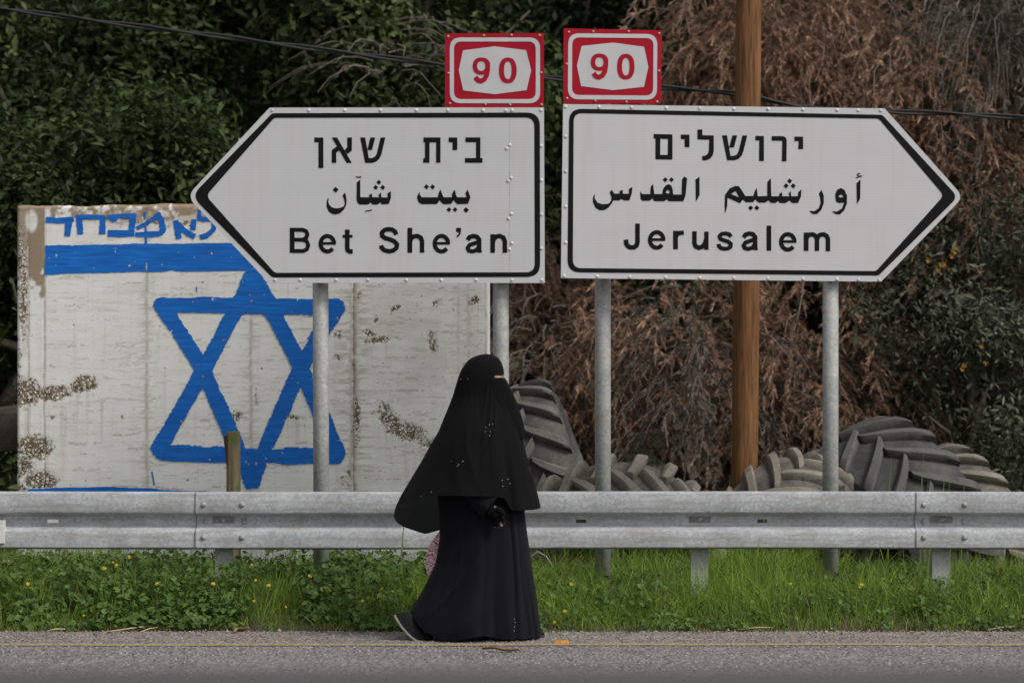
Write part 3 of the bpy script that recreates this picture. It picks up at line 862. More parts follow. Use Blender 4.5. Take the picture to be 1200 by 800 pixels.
HEB_R = sc([('p', [(175, 187), (415, 192), (415, 513), (198, 511), (198, 245), (175, 243)]), ('h', [(260, 247), (358, 250), (355, 455), (258, 453)]),
            ('p', [(522, 195), (632, 196), (632, 355), (570, 354), (570, 253), (522, 251)]),
            ('p', [(735, 130), (797, 130), (797, 203), (943, 206), (943, 400), (930, 460), (895, 503), (850, 522), (797, 524), (797, 467), (830, 465), (862, 445), (880, 405), (885, 260), (735, 256)])], 750, 140, 10.909) + \
        sc([('p', [(67, 150), (130, 150), (175, 412), (215, 412), (255, 395), (280, 350), (328, 152), (390, 152), (340, 350), (320, 405), (280, 450), (225, 468), (132, 468)]), ('p', [(200, 150), (260, 150), (220, 305), (158, 305)]),
            ('p', [(492, 157), (602, 158), (602, 478), (540, 477), (543, 215), (492, 214)]),
            ('p', [(702, 160), (840, 160), (870, 168), (888, 190), (893, 225), (890, 482), (832, 482), (837, 220), (702, 216)]),
            ('p', [(992, 165), (1103, 166), (1103, 326), (1042, 325), (1047, 225), (992, 222)])], 840, 145, 10.909)
ARA_R = sc([('p', [(1115, 132), (1155, 105), (1155, 290), (1118, 355)]),
            ('p', [(980, 130), (1003, 100), (1030, 122), (1015, 290), (993, 350), (845, 350), (828, 330), (800, 350), (700, 350), (682, 320), (655, 345), (580, 345), (563, 325), (560, 250), (580, 278), (660, 278), (665, 205), (688, 175), (700, 278), (780, 278), (790, 225), (815, 190), (845, 178), (870, 192), (885, 230), (890, 283), (975, 283)]),
            ('h', [(832, 232), (858, 255), (845, 276), (815, 266)]), dia(811, 134, 25), dia(873, 134, 25),
            ('p', [(102, 275), (85, 310), (85, 360), (110, 415), (150, 440), (195, 440), (240, 415), (275, 370), (290, 342), (350, 342), (368, 326), (395, 342), (450, 342), (475, 270), (482, 205), (445, 228), (447, 275), (385, 275), (383, 235), (350, 250), (355, 272), (300, 275), (285, 255), (275, 232), (252, 260), (272, 310), (265, 350), (240, 375), (180, 380), (130, 365), (103, 325)])], 685, 195, 8.571) + \
        sc([('p', [(1042, 148), (1070, 122), (1068, 258), (1045, 297)]), ('s', [(1068, 80), (1053, 82), (1048, 93), (1060, 100), (1082, 98)], 8), ('s', [(1037, 113), (1082, 97)], 7),
            ('p', [(895, 260), (893, 225), (905, 195), (932, 182), (958, 195), (975, 235), (975, 290), (955, 340), (925, 368), (895, 365), (868, 345), (905, 348), (940, 325), (955, 285), (920, 288), (900, 278)]), ('h', [(935, 226), (953, 246), (925, 249), (914, 238)]),
            ('p', [(795, 195), (812, 235), (812, 290), (795, 335), (765, 365), (735, 365), (708, 342), (745, 345), (775, 325), (790, 290), (787, 250), (778, 220)]),
            ('p', [(655, 190), (652, 240), (632, 287), (590, 288), (570, 270), (545, 288), (505, 288), (490, 272), (475, 287), (440, 287), (425, 268), (400, 285), (355, 285), (330, 262), (315, 282), (265, 282), (242, 262), (225, 290), (135, 250), (133, 310), (118, 365), (115, 300), (118, 230), (150, 185), (190, 167), (215, 170), (240, 205), (260, 238), (318, 238), (325, 210), (340, 180), (348, 240), (415, 238), (415, 140), (440, 112), (443, 240), (498, 240), (500, 222), (518, 212), (520, 240), (570, 240), (565, 218), (580, 205), (583, 240), (630, 240), (632, 212)]),
            ('h', [(158, 224), (193, 203), (217, 248)]), dia(572, 133, 18), dia(547, 167, 18), dia(597, 167, 18), dia(298, 322, 18), dia(341, 322, 18)], 830, 190, 6)
LAT_R = sc([('s', [(232, 102), (232, 285), (224, 322), (200, 340), (170, 343), (140, 334), (120, 308), (115, 263)], 46), rect(590, 175, 638, 360), ('s', [(614, 255), (624, 216), (652, 198), (698, 193)], 44),
            ('s', [(804, 180), (804, 300), (816, 332), (850, 346), (885, 334), (912, 300), (922, 260)], 45), rect(902, 183, 946, 366)], 720, 250, 8.571) + let_e(720 + 335 / 8.571, 250 + 168 / 8.571) + \
        sc([('s', [(132, 222), (118, 197), (80, 188), (45, 193), (25, 214), (34, 240), (65, 252), (105, 264), (132, 287), (128, 314), (105, 329), (75, 332), (40, 326), (20, 308), (16, 286)], 38), rect(467, 115, 510, 350),
            rect(815, 180, 860, 352), ('s', [(838, 255), (845, 220), (868, 200), (900, 197), (928, 212), (939, 240), (939, 352)], 42), ('s', [(939, 255), (947, 220), (970, 200), (1002, 197), (1030, 212), (1042, 240), (1042, 355)], 42)], 840, 250, 8) + \
        let_a(840 + 230 / 8, 250 + 168 / 8) + let_e(840 + 582 / 8, 250 + 175 / 8)

def glyph_field(shapes):
    def f(X, Y):
        D = np.full(X.shape, -1e9)
        for sh in shapes:
            xs = [p[0] for p in sh[1]]; ys = [p[1] for p in sh[1]]; mg = 8
            j0 = np.searchsorted(X[0], min(xs) - mg); j1 = np.searchsorted(X[0], max(xs) + mg)
            i0 = np.searchsorted(Y[:, 0], min(ys) - mg); i1 = np.searchsorted(Y[:, 0], max(ys) + mg)
            sx, sy = X[i0:i1, j0:j1], Y[i0:i1, j0:j1]
            if sx.size == 0: continue
            if sh[0] == 'p': D[i0:i1, j0:j1] = np.maximum(D[i0:i1, j0:j1], d_poly(sx, sy, sh[1]))
            elif sh[0] == 'h': D[i0:i1, j0:j1] = np.minimum(D[i0:i1, j0:j1], -d_poly(sx, sy, sh[1]))
            else: D[i0:i1, j0:j1] = np.maximum(D[i0:i1, j0:j1], d_stroke(sx, sy, sh[1], sh[2]))
        return D
    return f
def shapes_box(shapes, m=3):
    xs = [p[0] for s in shapes for p in s[1]]; ys = [p[1] for s in shapes for p in s[1]]
    return min(xs) - m, max(xs) + m, min(ys) - m, max(ys) + m

def inset_round(P, r):
    """round polygon corners: fillet each corner by radius r (list or number)"""
    n = len(P); out = []
    for i in range(n):
        a, b, c = Vector(P[i - 1]), Vector(P[i]), Vector(P[(i + 1) % n]); rr = r[i] if hasattr(r, '__len__') else r
        if rr <= 0: out.append(tuple(b)); continue
        u, v = (a - b).normalized(), (c - b).normalized()
        th = u.angle(v); d_ = min(rr / math.tan(th / 2), (a - b).length * .45, (c - b).length * .45)
        s, e = b + u * d_, b + v * d_
        for k in range(9):
            t = k / 8; out.append(tuple((1 - t) ** 2 * s + 2 * t * (1 - t) * b + t * t * e))
    return out

def slab_from(P, fmap, thick, name, mat, parent, base):
    """polygon in pixels -> flat panel of real thickness behind its front face"""
    n = len(P); A = fmap(np.array(P), 0) - base; B = fmap(np.array(P), -thick) - base
    V = np.concatenate([A, B])
    F = [tuple(range(n)), tuple(range(2 * n - 1, n - 1, -1))] + [(k, n + k, n + (k + 1) % n, (k + 1) % n) for k in range(n)]
    return mesh_obj(name, V, F, mat, parent)

def post_between(px_top, px_bot, Y, ztop, parent, base, r=.047):
    xt, xb = (px_top - 600) / FPX * Y, (px_bot - 600) / FPX * Y
    mb = MB(); mb.tube([(xb - base[0], Y - base[1], -.3), (xt - base[0], Y - base[1], ztop)], r, 20)
    return mb.build("post", M_POST, parent, True)

def build_sign(name, label, panel, prad, outer, orad, inner, irad, texts, rivets, seam, plate, fmap, posts, base, Ypost):
    root = empty(name, base); tag(root, label, "road sign", "arrow shaped direction signs")
    b = np.array(base)
    pn = slab_from(inset_round(panel, prad), fmap, .018, "panel", M_SIGN, root, b)
    O, I = inset_round(outer, orad), inset_round(inner, irad)
    fb = lambda X, Y: np.minimum(d_poly(X, Y, O), -d_poly(X, Y, I))
    xs = [p[0] for p in outer]; ys = [p[1] for p in outer]
    sheet(fb, min(xs) - 4, max(xs) + 4, min(ys) - 4, max(ys) + 4, .8, lambda P: fmap(P, .0022) - b, "border", M_BLACK, pn)
    for nm, sh in texts:
        x0, x1, y0, y1 = shapes_box(sh)
        sheet(glyph_field(sh), x0, x1, y0, y1, .4, lambda P: fmap(P, .0022) - b, nm, M_BLACK, pn)
    nv = (fmap(np.array((600., 300.)), 1) - fmap(np.array((600., 300.)), 0)); nv = Vector(nv)
    mb = MB()
    for p in rivets: mb.dome(Vector(fmap(np.array(p, float), .0015) - b), .0105, .0042, nv)
    mb.build("rivets", M_RIVET, pn, True)
    if seam:
        mb = MB()
        for sx in seam:
            q = [fmap(np.array((sx + dx, yy)), .0012) - b for dx, yy in ((-.25, 139), (.25, 139), (.25, 318), (-.25, 318))]
            mb.add(q, [(0, 1, 2, 3)])
        mb.build("seam", simple("seam_sealant", (.43, .425, .42), .7), pn)
    # back rails carry the panel on its posts
    mb = MB()
    x0, x1 = min(p[0] for p in panel) + 60, max(p[0] for p in panel) - 60
    for yy in (165, 290):
        a, c = Vector(fmap(np.array((x0, yy)), -.03) - b), Vector(fmap(np.array((x1, yy)), -.03) - b)
        mb.tube([a, c], .018, 4)
    mb.build("back_rail", M_ALU, root)
    # route number plate
    rp, ring_o, ring_i, octa, digits, rv = plate
    pl = slab_from(rp, fmap, .016, "route_plate", M_RED, root, b)
    RO, RI = inset_round(ring_o, 13), inset_round(ring_i, 9)
    fr = lambda X, Y: np.maximum(np.minimum(d_poly(X, Y, RO), -d_poly(X, Y, RI)), d_poly(X, Y, octa))
    xs = [p[0] for p in rp]; ys = [p[1] for p in rp]
    sheet(fr, min(xs), max(xs), min(ys), max(ys), .5, lambda P: fmap(P, .0022) - b, "plate_border", M_WHITEV, pl)
    x0, x1, y0, y1 = shapes_box(digits)
    sheet(glyph_field(digits), x0, x1, y0, y1, .35, lambda P: fmap(P, .0044) - b, "number_90", M_RED, pl).name = "route_number"
    mb = MB()
    for p in rv: mb.dome(Vector(fmap(np.array(p, float), .001) - b), .0085, .006, nv)
    mb.build("rivets", M_RIVRED, pl, True)
    for (pt, pb, zt) in posts: post_between(pt, pb, Ypost, zt, root, base)
    return root

def nine(x0, y0, x1, y1):
    """bold grotesque 9 between two corners (photo pixels)"""
    W, H = x1 - x0, y1 - y0; f = lambda u, v: (x0 + u * W, y0 + v * H)
    ox, oy = [(p[0], p[1]) for p in ell(x0 + .5 * W, y0 + .335 * H, .5 * W, .335 * H)], None
    hole = ell(x0 + .49 * W, y0 + .335 * H, .235 * W, .19 * H)
    tail = [f(.86, .20), f(.86, .48), f(.80, .70), f(.67, .85), f(.48, .92), f(.30, .89), f(.15, .76)]
    return [('p', ox), ('s', tail, .275 * W), ('h', hole)]
def zero(x0, y0, x1, y1):
    W, H = x1 - x0, y1 - y0
    return [('p', ell(x0 + W / 2, y0 + H / 2, W / 2, H / 2, 2.35)), ('h', ell(x0 + W / 2, y0 + H / 2, W * .215, H * .345, 2.35))]
ZL = lambda pts: [(515 + x / 8.423, 35 + y / 8.423) for x, y in pts]
ZR = lambda pts: [(655 + x / 8.0, 28 + y / 8.0) for x, y in pts]
def zbox(Zf, x0, y0, x1, y1): (a, b), (c, d_) = Zf([(x0, y0), (x1, y1)]); return a, b, c, d_
plateL = (ZL([(55, 38), (1032, 33), (1030, 764), (55, 766)]), ZL([(102, 78), (993, 78), (993, 726), (102, 726)]), ZL([(143, 118), (950, 118), (950, 685), (143, 685)]),
          ZL([(190, 403), (232, 205), (545, 165), (855, 203), (905, 400), (860, 597), (548, 637), (235, 600)]),
          nine(*zbox(ZL, 328, 275, 500, 528)) + zero(*zbox(ZL, 588, 275, 762, 528)),
          ZL([(85, 68), (437, 60), (710, 55), (988, 57), (88, 430), (1003, 425), (103, 730), (452, 738), (697, 740), (1007, 740)]))
plateR = (ZR([(45, 43), (967, 63), (955, 750), (42, 745)]), ZR([(87, 90), (922, 98), (918, 714), (83, 708)]), ZR([(124, 129), (886, 136), (882, 674), (122, 668)]),
          ZR([(168, 395), (212, 210), (507, 178), (798, 217), (838, 405), (797, 592), (507, 623), (207, 585)]),
          nine(*zbox(ZR, 298, 280, 462, 522)) + zero(*zbox(ZR, 545, 283, 708, 523)),
          ZR([(92, 80), (320, 75), (652, 73), (938, 92), (72, 377), (937, 442), (75, 700), (340, 722), (632, 733), (920, 732)]))
fL = plane_map(430, 17.6, .012)
fR = plane_map(660, 17.6, .09)
rivL = [(x, 129.3) for x in (319, 362, 404, 446, 488, 525, 566, 593, 600, 634)] + [(x, 328) for x in (322, 352, 394, 431, 476, 517, 558, 600, 635)] + [(634.5, y) for y in (171, 211, 251, 291)] + \
       [(594, 174), (597.5, 170), (595.5, 212), (599, 208.5), (596, 256), (599.5, 250.5), (597, 292), (600, 285)]
rivR = [(x, 125 + (x - 660) * .0125) for x in (663, 702, 740, 781, 820, 860, 900, 941, 981, 1006, 1032)] + [(x, 323.3 + (x - 660) * .0125) for x in (661, 700, 738, 780, 820, 860, 900, 941, 981, 1006, 1030)] + [(663, y) for y in (160, 201, 242, 284)]
bL = at(430, 440, 17.6); bL = (bL.x, 17.7, 0.0)
build_sign("direction_sign", "white arrow sign pointing left, lettered Bet She'an, with red route 90 plate", [(316, 126.2), (637.5, 126), (638.5, 331.5), (315, 331.4), (219, 230)], [0, 0, 0, 0, 14],
           [(319, 132.8), (632.6, 132), (633, 324.4), (319, 325), (224.5, 229.5)], [8, 16, 16, 8, 14], [(321.5, 138.2), (626.2, 137.8), (626.8, 319), (322, 319.6), (241.5, 229.5)], [7, 11, 11, 7, 8],
           (("hebrew_lettering", HEB_L), ("arabic_lettering", ARA_L), ("latin_lettering", LAT_L)), rivL, (597.3,), plateL, fL, ((375, 377, 2.9), (586.5, 587.5, 3.35)), bL, 17.72)
bR = at(880, 440, 17.6); bR = (bR.x, 17.75, 0.0)
build_sign("direction_sign", "white arrow sign pointing right, lettered Jerusalem, with red route 90 plate", [(660, 122), (1036.7, 127.2), (1129, 230.8), (1032.6, 330), (657.4, 325.8)], [0, 0, 12, 0, 0],
           [(667, 127.5), (1033.8, 134.7), (1122.5, 230.8), (1029.5, 322.8), (665, 319)], [15, 7, 10, 7, 15], [(672.3, 132.6), (1029.8, 139.2), (1106, 229), (1026.6, 317.6), (671.2, 314)], [10, 7, 7, 7, 10],
           (("hebrew_lettering", HEB_R), ("arabic_lettering", ARA_R), ("latin_lettering", LAT_R)), rivR, None, plateR, fR, ((706.5, 706.5, 3.35), (973.5, 973, 2.9)), bR, 17.83)

# ------------------------------------------------------------------ guardrail
RY = 17.2
def build_rail():
    s_ = FPX / RY
    root = empty("guardrail", (0, RY, 0))
    tag(root, "long grey galvanised steel guardrail with bolted joints, along the grass verge", "guardrail")
    ztop, zbot = CAMZ - (575.5 - HOR) / s_, CAMZ - (643 - HOR) / s_
    H = ztop - zbot
    prof = [(0, .010), (.006, .045), (.014, .060), (.030, .068), (.045, .0695), (.19, .072), (.345, .0705), (.362, .068), (.378, .058), (.412, .014), (.432, .004), (.488, .001), (.548, .001), (.585, .004), (.61, .012), (.655, .058), (.672, .068), (.69, .0705), (.80, .072), (.955, .0695), (.972, .066), (.985, .055), (.994, .040), (1.0, .012)]
    prof = [(ztop - a * H, -d_) for a, d_ in prof]
    th = .0035
    def beam(px0, px1, holes, off, tilt=0.0):
        x0, x1 = (px0 - 600) / s_, (px1 - 600) / s_
        xs = sorted(set([x0, x1] + [v for h in holes for v in ((h[0] - h[1] - 600) / s_, (h[0] + h[1] - 600) / s_)] + list(np.arange(math.ceil(x0 / .25) * .25, x1, .25))))
        n = len(prof); V = []; F = []
        for x in xs:
            wob = .0016 * math.sin(x * 2.3 + off * 900) + .001 * math.sin(x * 7.1)
            V += [(x, y - off + wob, z + .0015 * math.sin(x * 1.3)) for z, y in prof]
        nb = len(V)
        for x in xs:
            wob = .0016 * math.sin(x * 2.3 + off * 900) + .001 * math.sin(x * 7.1)
            V += [(x, y - off + wob + th, z + .0015 * math.sin(x * 1.3)) for z, y in prof]
        for i in range(len(xs) - 1):
            xm = (xs[i] + xs[i + 1]) / 2
            for j in range(n - 1):
                if j == 11 and any(abs(xm - (h[0] - 600) / s_) < h[1] / s_ for h in holes):
                    a, b_ = i * n + j, (i + 1) * n + j
                    for q0, q1 in ((a, b_), (b_, b_ + 1), (b_ + 1, a + 1), (a + 1, a)): F.append((q0, q0 + nb, q1 + nb, q1))
                    continue
                a = i * n + j; F.append((a, a + 1, a + n + 1, a + n)); F.append((a + nb, a + n + nb, a + n + 1 + nb, a + 1 + nb))
        for i in (0, len(xs) - 1):
            for j in range(n - 1): a = i * n + j; F.append((a, a + nb, a + nb + 1, a + 1))
        for j in (0, n - 1):
            for i in range(len(xs) - 1): a = i * n + j; F.append((a, a + n, a + n + nb, a + nb))
        o = mesh_obj("beam", V, F, M_GALV, root, True)
        m = o.modifiers.new("edges", 'EDGE_SPLIT'); m.split_angle = R(28)
        return o
    b1 = beam(-620, 246, [(62, 6.5)], 0.0)
    b2 = beam(231, 1085, [(681, 6), (893, 5.5)], .0042)
    b3 = beam(1072, 1850, [], .0084)
    for x_, o_ in ((231, .0042), (1072, .0084)):  # dark strip added at each cut end, standing in for the overlap's weak shadow
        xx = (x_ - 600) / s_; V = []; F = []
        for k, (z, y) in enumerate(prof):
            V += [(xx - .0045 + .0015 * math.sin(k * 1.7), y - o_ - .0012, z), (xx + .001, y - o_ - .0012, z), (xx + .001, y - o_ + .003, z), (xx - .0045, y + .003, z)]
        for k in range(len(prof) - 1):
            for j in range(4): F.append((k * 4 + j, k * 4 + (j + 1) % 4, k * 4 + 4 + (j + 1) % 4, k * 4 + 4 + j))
        mesh_obj("edge_shade_strip", V, F, M_PLATE, b2 if x_ == 231 else b3)
    yb = -.0715 - .008; yv = -.002 - .008
    def zz(py): return CAMZ - (py - HOR) / s_
    for bm_, xs_, o_ in ((b2, (240, 285), 0.0), (b3, (1080.5, 1128), .004)):
        mb = MB()
        for x in xs_:
            for py, yy in ((590.5, yb), (628.5, yb), (611, yv)):
                mb.dome(((x - 600) / s_ + (.006 if py == 611 else 0), yy + .003 - o_, zz(py)), .0165, .011)
        mb.build("bolts", M_BOLT, bm_, True)
    for x, o_ in ((262, 0.), (820, -.004), (1103, .004), (-18, -.004), (541, 0.0), (1382, .004)):
        mb = MB(); mb.box(((x - 600) / s_, yv - o_ + .001, zz(608.5)), (.125, .006, .036)); p_ = mb.build("washer_plate", M_PLATE, root)
        mb = MB(); mb.dome(((x - 600) / s_, yv - o_ - .002, zz(608.5)), .013, .009); mb.build("bolt", M_BOLT, p_, True)
        # C-section post: web towards the road, two returning flanges
        mb = MB(); cx = (x - 600) / s_; w_ = .10; dpt = .09; t_ = .006; z0 = -.5; hh = ztop - .06 - z0
        zc = z0 + hh / 2
        mb.box((cx, .004 + t_ / 2 + .002, zc), (w_, t_, hh)); mb.box((cx - w_ / 2 + t_ / 2, .006 + t_ + dpt / 2, zc), (t_, dpt - .002, hh)); mb.box((cx + w_ / 2 - t_ / 2, .006 + t_ + dpt / 2, zc), (t_, dpt - .002, hh))
        mb.build("post", M_POST, root)
    mb = MB(); mb.box(((2 - 600) / s_, -.055, zz(622)), (.060, .06, .13)); mb.build("reflector", simple("reflector_white", (.62, .62, .58), .4), root)
build_rail()

# ------------------------------------------------------------------ timber
def m_wood(name, c0, c1, sc_=(1, 1, .05), green=None):
    m, t, b = new_mat(name)
    co = objco(t, sc_); n = noise(t, co, 60, 6, .65, .5); n2 = noise(t, objco(t, (1, 1, .2)), 9, 4)
    n = ramp(t, n, [(.32, 0), (.68, 1)]); c = mix(t, n, c0, c1); c = mix(t, mix(t, .55, 0.0, n2), c, tuple(x * .6 for x in c0))
    ck = ramp(t, noise(t, objco(t, (1, 1, .035)), 38, 3), [(.62, 0), (.68, 1)])
    c = mix(t, mix(t, .8, 0.0, ck), c, tuple(x * .22 for x in c0))
    if green: c = mix(t, ramp(t, noise(t, objco(t), 12, 4), [(.5, 0), (.62, 1)]), c, green)
    setb(t, b, c, .75, 0, .25); bump(t, b, mix(t, .5, n, ck), .4, .006)
    return m
M_POLE = m_wood("creosote_pole_wood", (.070, .030, .012), (.34, .160, .060))
def build_pole():
    Y = 19.5
    b = at(872.5, 440, Y); t_ = at(879, 0, Y)
    root = empty("utility_pole", (b.x, Y, -.05)); tag(root, "tall brown round wooden pole behind the right-pointing sign", "pole")
    dx = t_.x - b.x; mb = MB()
    n = 14; mb.tube([(dx * (k / n) * (7.0 / 4.0) - dx * .25, 0, -.3 + 7.3 * k / n) for k in range(n + 1)], [.088 - .010 * k / n + .0015 * math.sin(k * 2.1) for k in range(n + 1)], 28)
    mb.build("shaft", M_POLE, root, True)
    mb = MB(); x3 = dx * (3.3 / 7.0) * (7 / 4.) - dx * .25 + .02
    mb.tube([(x3, .07, 3.28), (x3, .19, 3.28)], .012, 8); mb.build("cable_hook", M_PLATE, root, True)
build_pole()
def build_cable():
    pts = [(-500, -40), (-200, -16), (0, 10), (130, 27), (260, 43), (390, 60), (520, 76), (640, 91), (760, 101), (850, 108.5), (876, 111.5), (905, 119), (960, 128.5), (1040, 131), (1115, 133), (1200, 138), (1500, 160), (1900, 180)]
    Y = 19.68; P = [at(x, y, Y) for x, y in pts]
    fine = []
    for i in range(len(P) - 1):
        for k in range(8): fine.append(P[i].lerp(P[i + 1], k / 8))
    fine.append(P[-1])
    root = empty("power_cable", tuple(fine[0])); tag(root, "black twisted overhead cable sagging across the trees", "cable")
    for s in (0, math.pi):
        mb = MB(); pp = []
        L = 0
        for i, p in enumerate(fine):
            if i: L += (p - fine[i - 1]).length
            a = L * 5.5 + s
            pp.append(p - fine[0] + Vector((0, math.cos(a) * .011, math.sin(a) * .011)))
        mb.tube(pp, .0092, 8); mb.build("strand", simple("cable_rubber", (.018, .018, .019), .6), root, True)
build_cable()
def build_stake():
    Y = 18.35; c = at(274, 505, Y); r = .044
    root = empty("wooden_stake", (c.x, Y, 0)); tag(root, "short weathered wooden stake with greenish top, in front of the painted star", "stake")
    mb = MB(); mb.tube([(0, 0, -.3), (0, 0, .5), (-.004, 0, c.z - .01), (-.004, 0, c.z)], [r, r, r * .98, r * .9], 14)
    mb.build("shaft", m_wood("weathered_stake", (.17, .13, .07), (.34, .275, .165), green=(.13, .15, .05)), root, True)
    mb = MB(); zt = c.z - .03
    V = [(-.062, -.02, zt), (-.036, -.03, zt + .005), (-.030, -.03, zt - .19), (-.040, -.02, zt - .215)]
    V2 = [(x, y + .06, z) for x, y, z in V]
    mb.add(V + V2, [(0, 1, 2, 3), (7, 6, 5, 4), (0, 4, 5, 1), (1, 5, 6, 2), (2, 6, 7, 3), (3, 7, 4, 0)])
    mb.build("batten", m_wood("stake_batten", (.07, .045, .02), (.15, .10, .05)), root)
build_stake()

# ------------------------------------------------------------------ tractor tyres
def m_tyre(name, dark, dust, amt):
    m, t, b = new_mat(name)
    co = objco(t); n = noise(t, co, 5, 6, .65); f = noise(t, co, 55, 4, .7); cr = noise(t, objco(t), 16, 6, .8)
    c = mix(t, ramp(t, n, [(.5 - amt, 0), (1.0 - amt, 1)]), dark, dust)
    c = mix(t, .6, c, f, 'OVERLAY')
    c = mix(t, ramp(t, noise(t, objco(t, (1, 1, 1)), 2.2, 6, .75), [(.54, 0), (.68, .6)]), c, dust)
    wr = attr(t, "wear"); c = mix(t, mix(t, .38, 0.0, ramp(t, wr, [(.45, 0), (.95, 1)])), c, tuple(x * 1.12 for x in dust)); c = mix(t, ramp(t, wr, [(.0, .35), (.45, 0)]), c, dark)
    c = mix(t, mix(t, .6, 0.0, ramp(t, cr, [(.56, 0), (.64, 1)])), c, tuple(x * .5 for x in dark))
    setb(t, b, c, .85, 0, .25); bump(t, b, mix(t, .5, f, cr), .35, .006)
    return m
def tyre(label, loc, eul, Rr, W, nl, mat, lug_h=.045, skew=.34, lugs=True, name="tractor_tyre"):
    root = empty(name, loc); root.rotation_euler = eul
    tag(root, label, "tyre", "old tractor tyres behind the guardrail")
    prof = []
    base = Rr - lug_h
    for s in np.linspace(-1, 1, 15): prof.append((s * W * .48, base - .05 * abs(s) ** 2.6))
    prof += [(W * .52, base - .10), (W * .53, Rr * .78), (W * .47, Rr * .66), (W * .38, Rr * .58), (W * .33, Rr * .57), (W * .34, Rr * .61), (W * .42, Rr * .70), (W * .45, Rr * .80), (W * .36, base - .06), (0, base - .04)]
    mir = [(-x, r) for x, r in prof[15:24]][::-1]
    prof += mir
    n = 96; m = len(prof); V = []
    for k in range(n):
        a = 2 * math.pi * k / n
        V += [(x, r * math.sin(a), r * math.cos(a)) for x, r in prof]
    F = [(k * m + j, k * m + (j + 1) % m, ((k + 1) % n) * m + (j + 1) % m, ((k + 1) % n) * m + j) for k in range(n) for j in range(m)]
    if lugs:
        rnd = random.Random(int(Rr * 1000 + nl))
        for side in (-1, 1):
            for k in range(nl):
                th0 = 2 * math.pi * (k + (.5 if side > 0 else 0)) / nl
                b0 = len(V); st = np.linspace(-.10, 1.06, 9); jit = rnd.uniform(-.008, .008)
                for i, s in enumerate(st):
                    a = th0 + skew * (max(s, -.1) + .1) ** .85 + jit
                    rb = base - .05 * abs(s) ** 2.6 - .012; x = side * s * W * .485
                    rt = base - .03 * abs(s) ** 2.6 + lug_h * (1 if s < .93 else .62) * (1 - .15 * rnd.random() * (s > .8))
                    hw = (.034 + .012 * s) / Rr * (.7 if i == 0 else 1); hb = hw + .014 / Rr
                    for (aa, rr) in ((a - hb, rb), (a - hw, rt - .012), (a - hw * .66, rt), (a + hw * .66, rt), (a + hw, rt - .012), (a + hb, rb)):
                        V.append((x, rr * math.sin(aa), rr * math.cos(aa)))
                for i in range(8):
                    for j in range(5):
                        p = b0 + i * 6 + j; F.append((p, p + 1, p + 7, p + 6))
                F.append(tuple(b0 + j for j in range(5, -1, -1))); F.append(tuple(b0 + 48 + j for j in range(6)))
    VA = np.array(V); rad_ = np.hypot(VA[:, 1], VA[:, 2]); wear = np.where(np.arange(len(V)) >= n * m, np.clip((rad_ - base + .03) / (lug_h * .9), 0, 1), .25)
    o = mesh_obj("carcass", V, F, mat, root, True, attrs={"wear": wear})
    md = o.modifiers.new("edges", 'EDGE_SPLIT'); md.split_angle = R(38)
    return root
MT1 = m_tyre("tyre_grey_dusty", (.050, .049, .046), (.165, .157, .143), .10)
MT2 = m_tyre("tyre_tan_dusty", (.058, .054, .047), (.245, .222, .185), .16)
MT3 = m_tyre("tyre_dark", (.045, .045, .046), (.13, .127, .122), .08)
MT4 = m_tyre("tyre_brown", (.07, .055, .042), (.21, .17, .13), .18)
def tloc(px, py, Y): return tuple(at(px, py, Y))
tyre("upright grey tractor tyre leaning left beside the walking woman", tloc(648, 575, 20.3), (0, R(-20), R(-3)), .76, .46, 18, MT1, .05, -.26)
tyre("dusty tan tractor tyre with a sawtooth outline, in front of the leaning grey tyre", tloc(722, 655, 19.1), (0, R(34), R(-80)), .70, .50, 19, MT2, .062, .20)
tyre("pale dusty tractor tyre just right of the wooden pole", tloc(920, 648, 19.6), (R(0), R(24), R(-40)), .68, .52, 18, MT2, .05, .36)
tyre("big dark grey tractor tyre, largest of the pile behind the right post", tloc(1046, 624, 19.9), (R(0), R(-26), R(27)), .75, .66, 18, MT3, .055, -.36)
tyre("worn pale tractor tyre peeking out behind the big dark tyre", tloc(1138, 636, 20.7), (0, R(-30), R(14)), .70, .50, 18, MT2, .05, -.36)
tyre("smooth brown old tyre left of the graffiti wall's end", tloc(22, 600, 19.9), (R(8), 0, R(90)), .72, .40, 18, MT4, .012, .3, False, "worn_tyre")

# ------------------------------------------------------------------ verge plants
def blades(n, X, Y, H, Wd, bend, tint_f, mat, name, label):
    z = ground_z(X, Y) - .015
    an = RNG.uniform(0, 2 * np.pi, n); lean = RNG.uniform(.1, 1, n) * bend
    dx, dy = np.cos(an), np.sin(an)
    fa = RNG.uniform(0, np.pi, n); wx, wy = np.cos(fa) * Wd / 2, np.sin(fa) * Wd / 2 * .5
    V = []
    for t, ws in ((0, 1), (.4, .85), (.75, .55)):
        cx = X + dx * lean * H * t ** 1.8; cy = Y + dy * lean * H * t ** 1.8; cz = z + H * t * (1 - .3 * lean * t)
        V.append(np.stack([cx - wx * ws, cy - wy * ws, cz], -1)); V.append(np.stack([cx + wx * ws, cy + wy * ws, cz], -1))
    V.append(np.stack([X + dx * lean * H, Y + dy * lean * H, z + H * (1 - .34 * lean)], -1))
    V = np.stack(V, 1).reshape(-1, 3); i = np.arange(n)[:, None] * 7
    tri = np.concatenate([i + np.array([[a, b, c]]) for a, b, c in ((0, 1, 3), (0, 3, 2), (2, 3, 5), (2, 5, 4), (4, 5, 6))])
    o = mesh_obj(name, V, tri, mat, attrs={"tint": np.repeat(tint_f, 7)})
    tag(o, label, name, kind="stuff")
    return o
M_GRASS = m_leaf("grass_blade", (.018, .050, .006), (.270, .400, .062), .55, .40)
M_STRAW = m_leaf("dry_grass_blade", (.20, .15, .07), (.42, .34, .19), .7, .3)
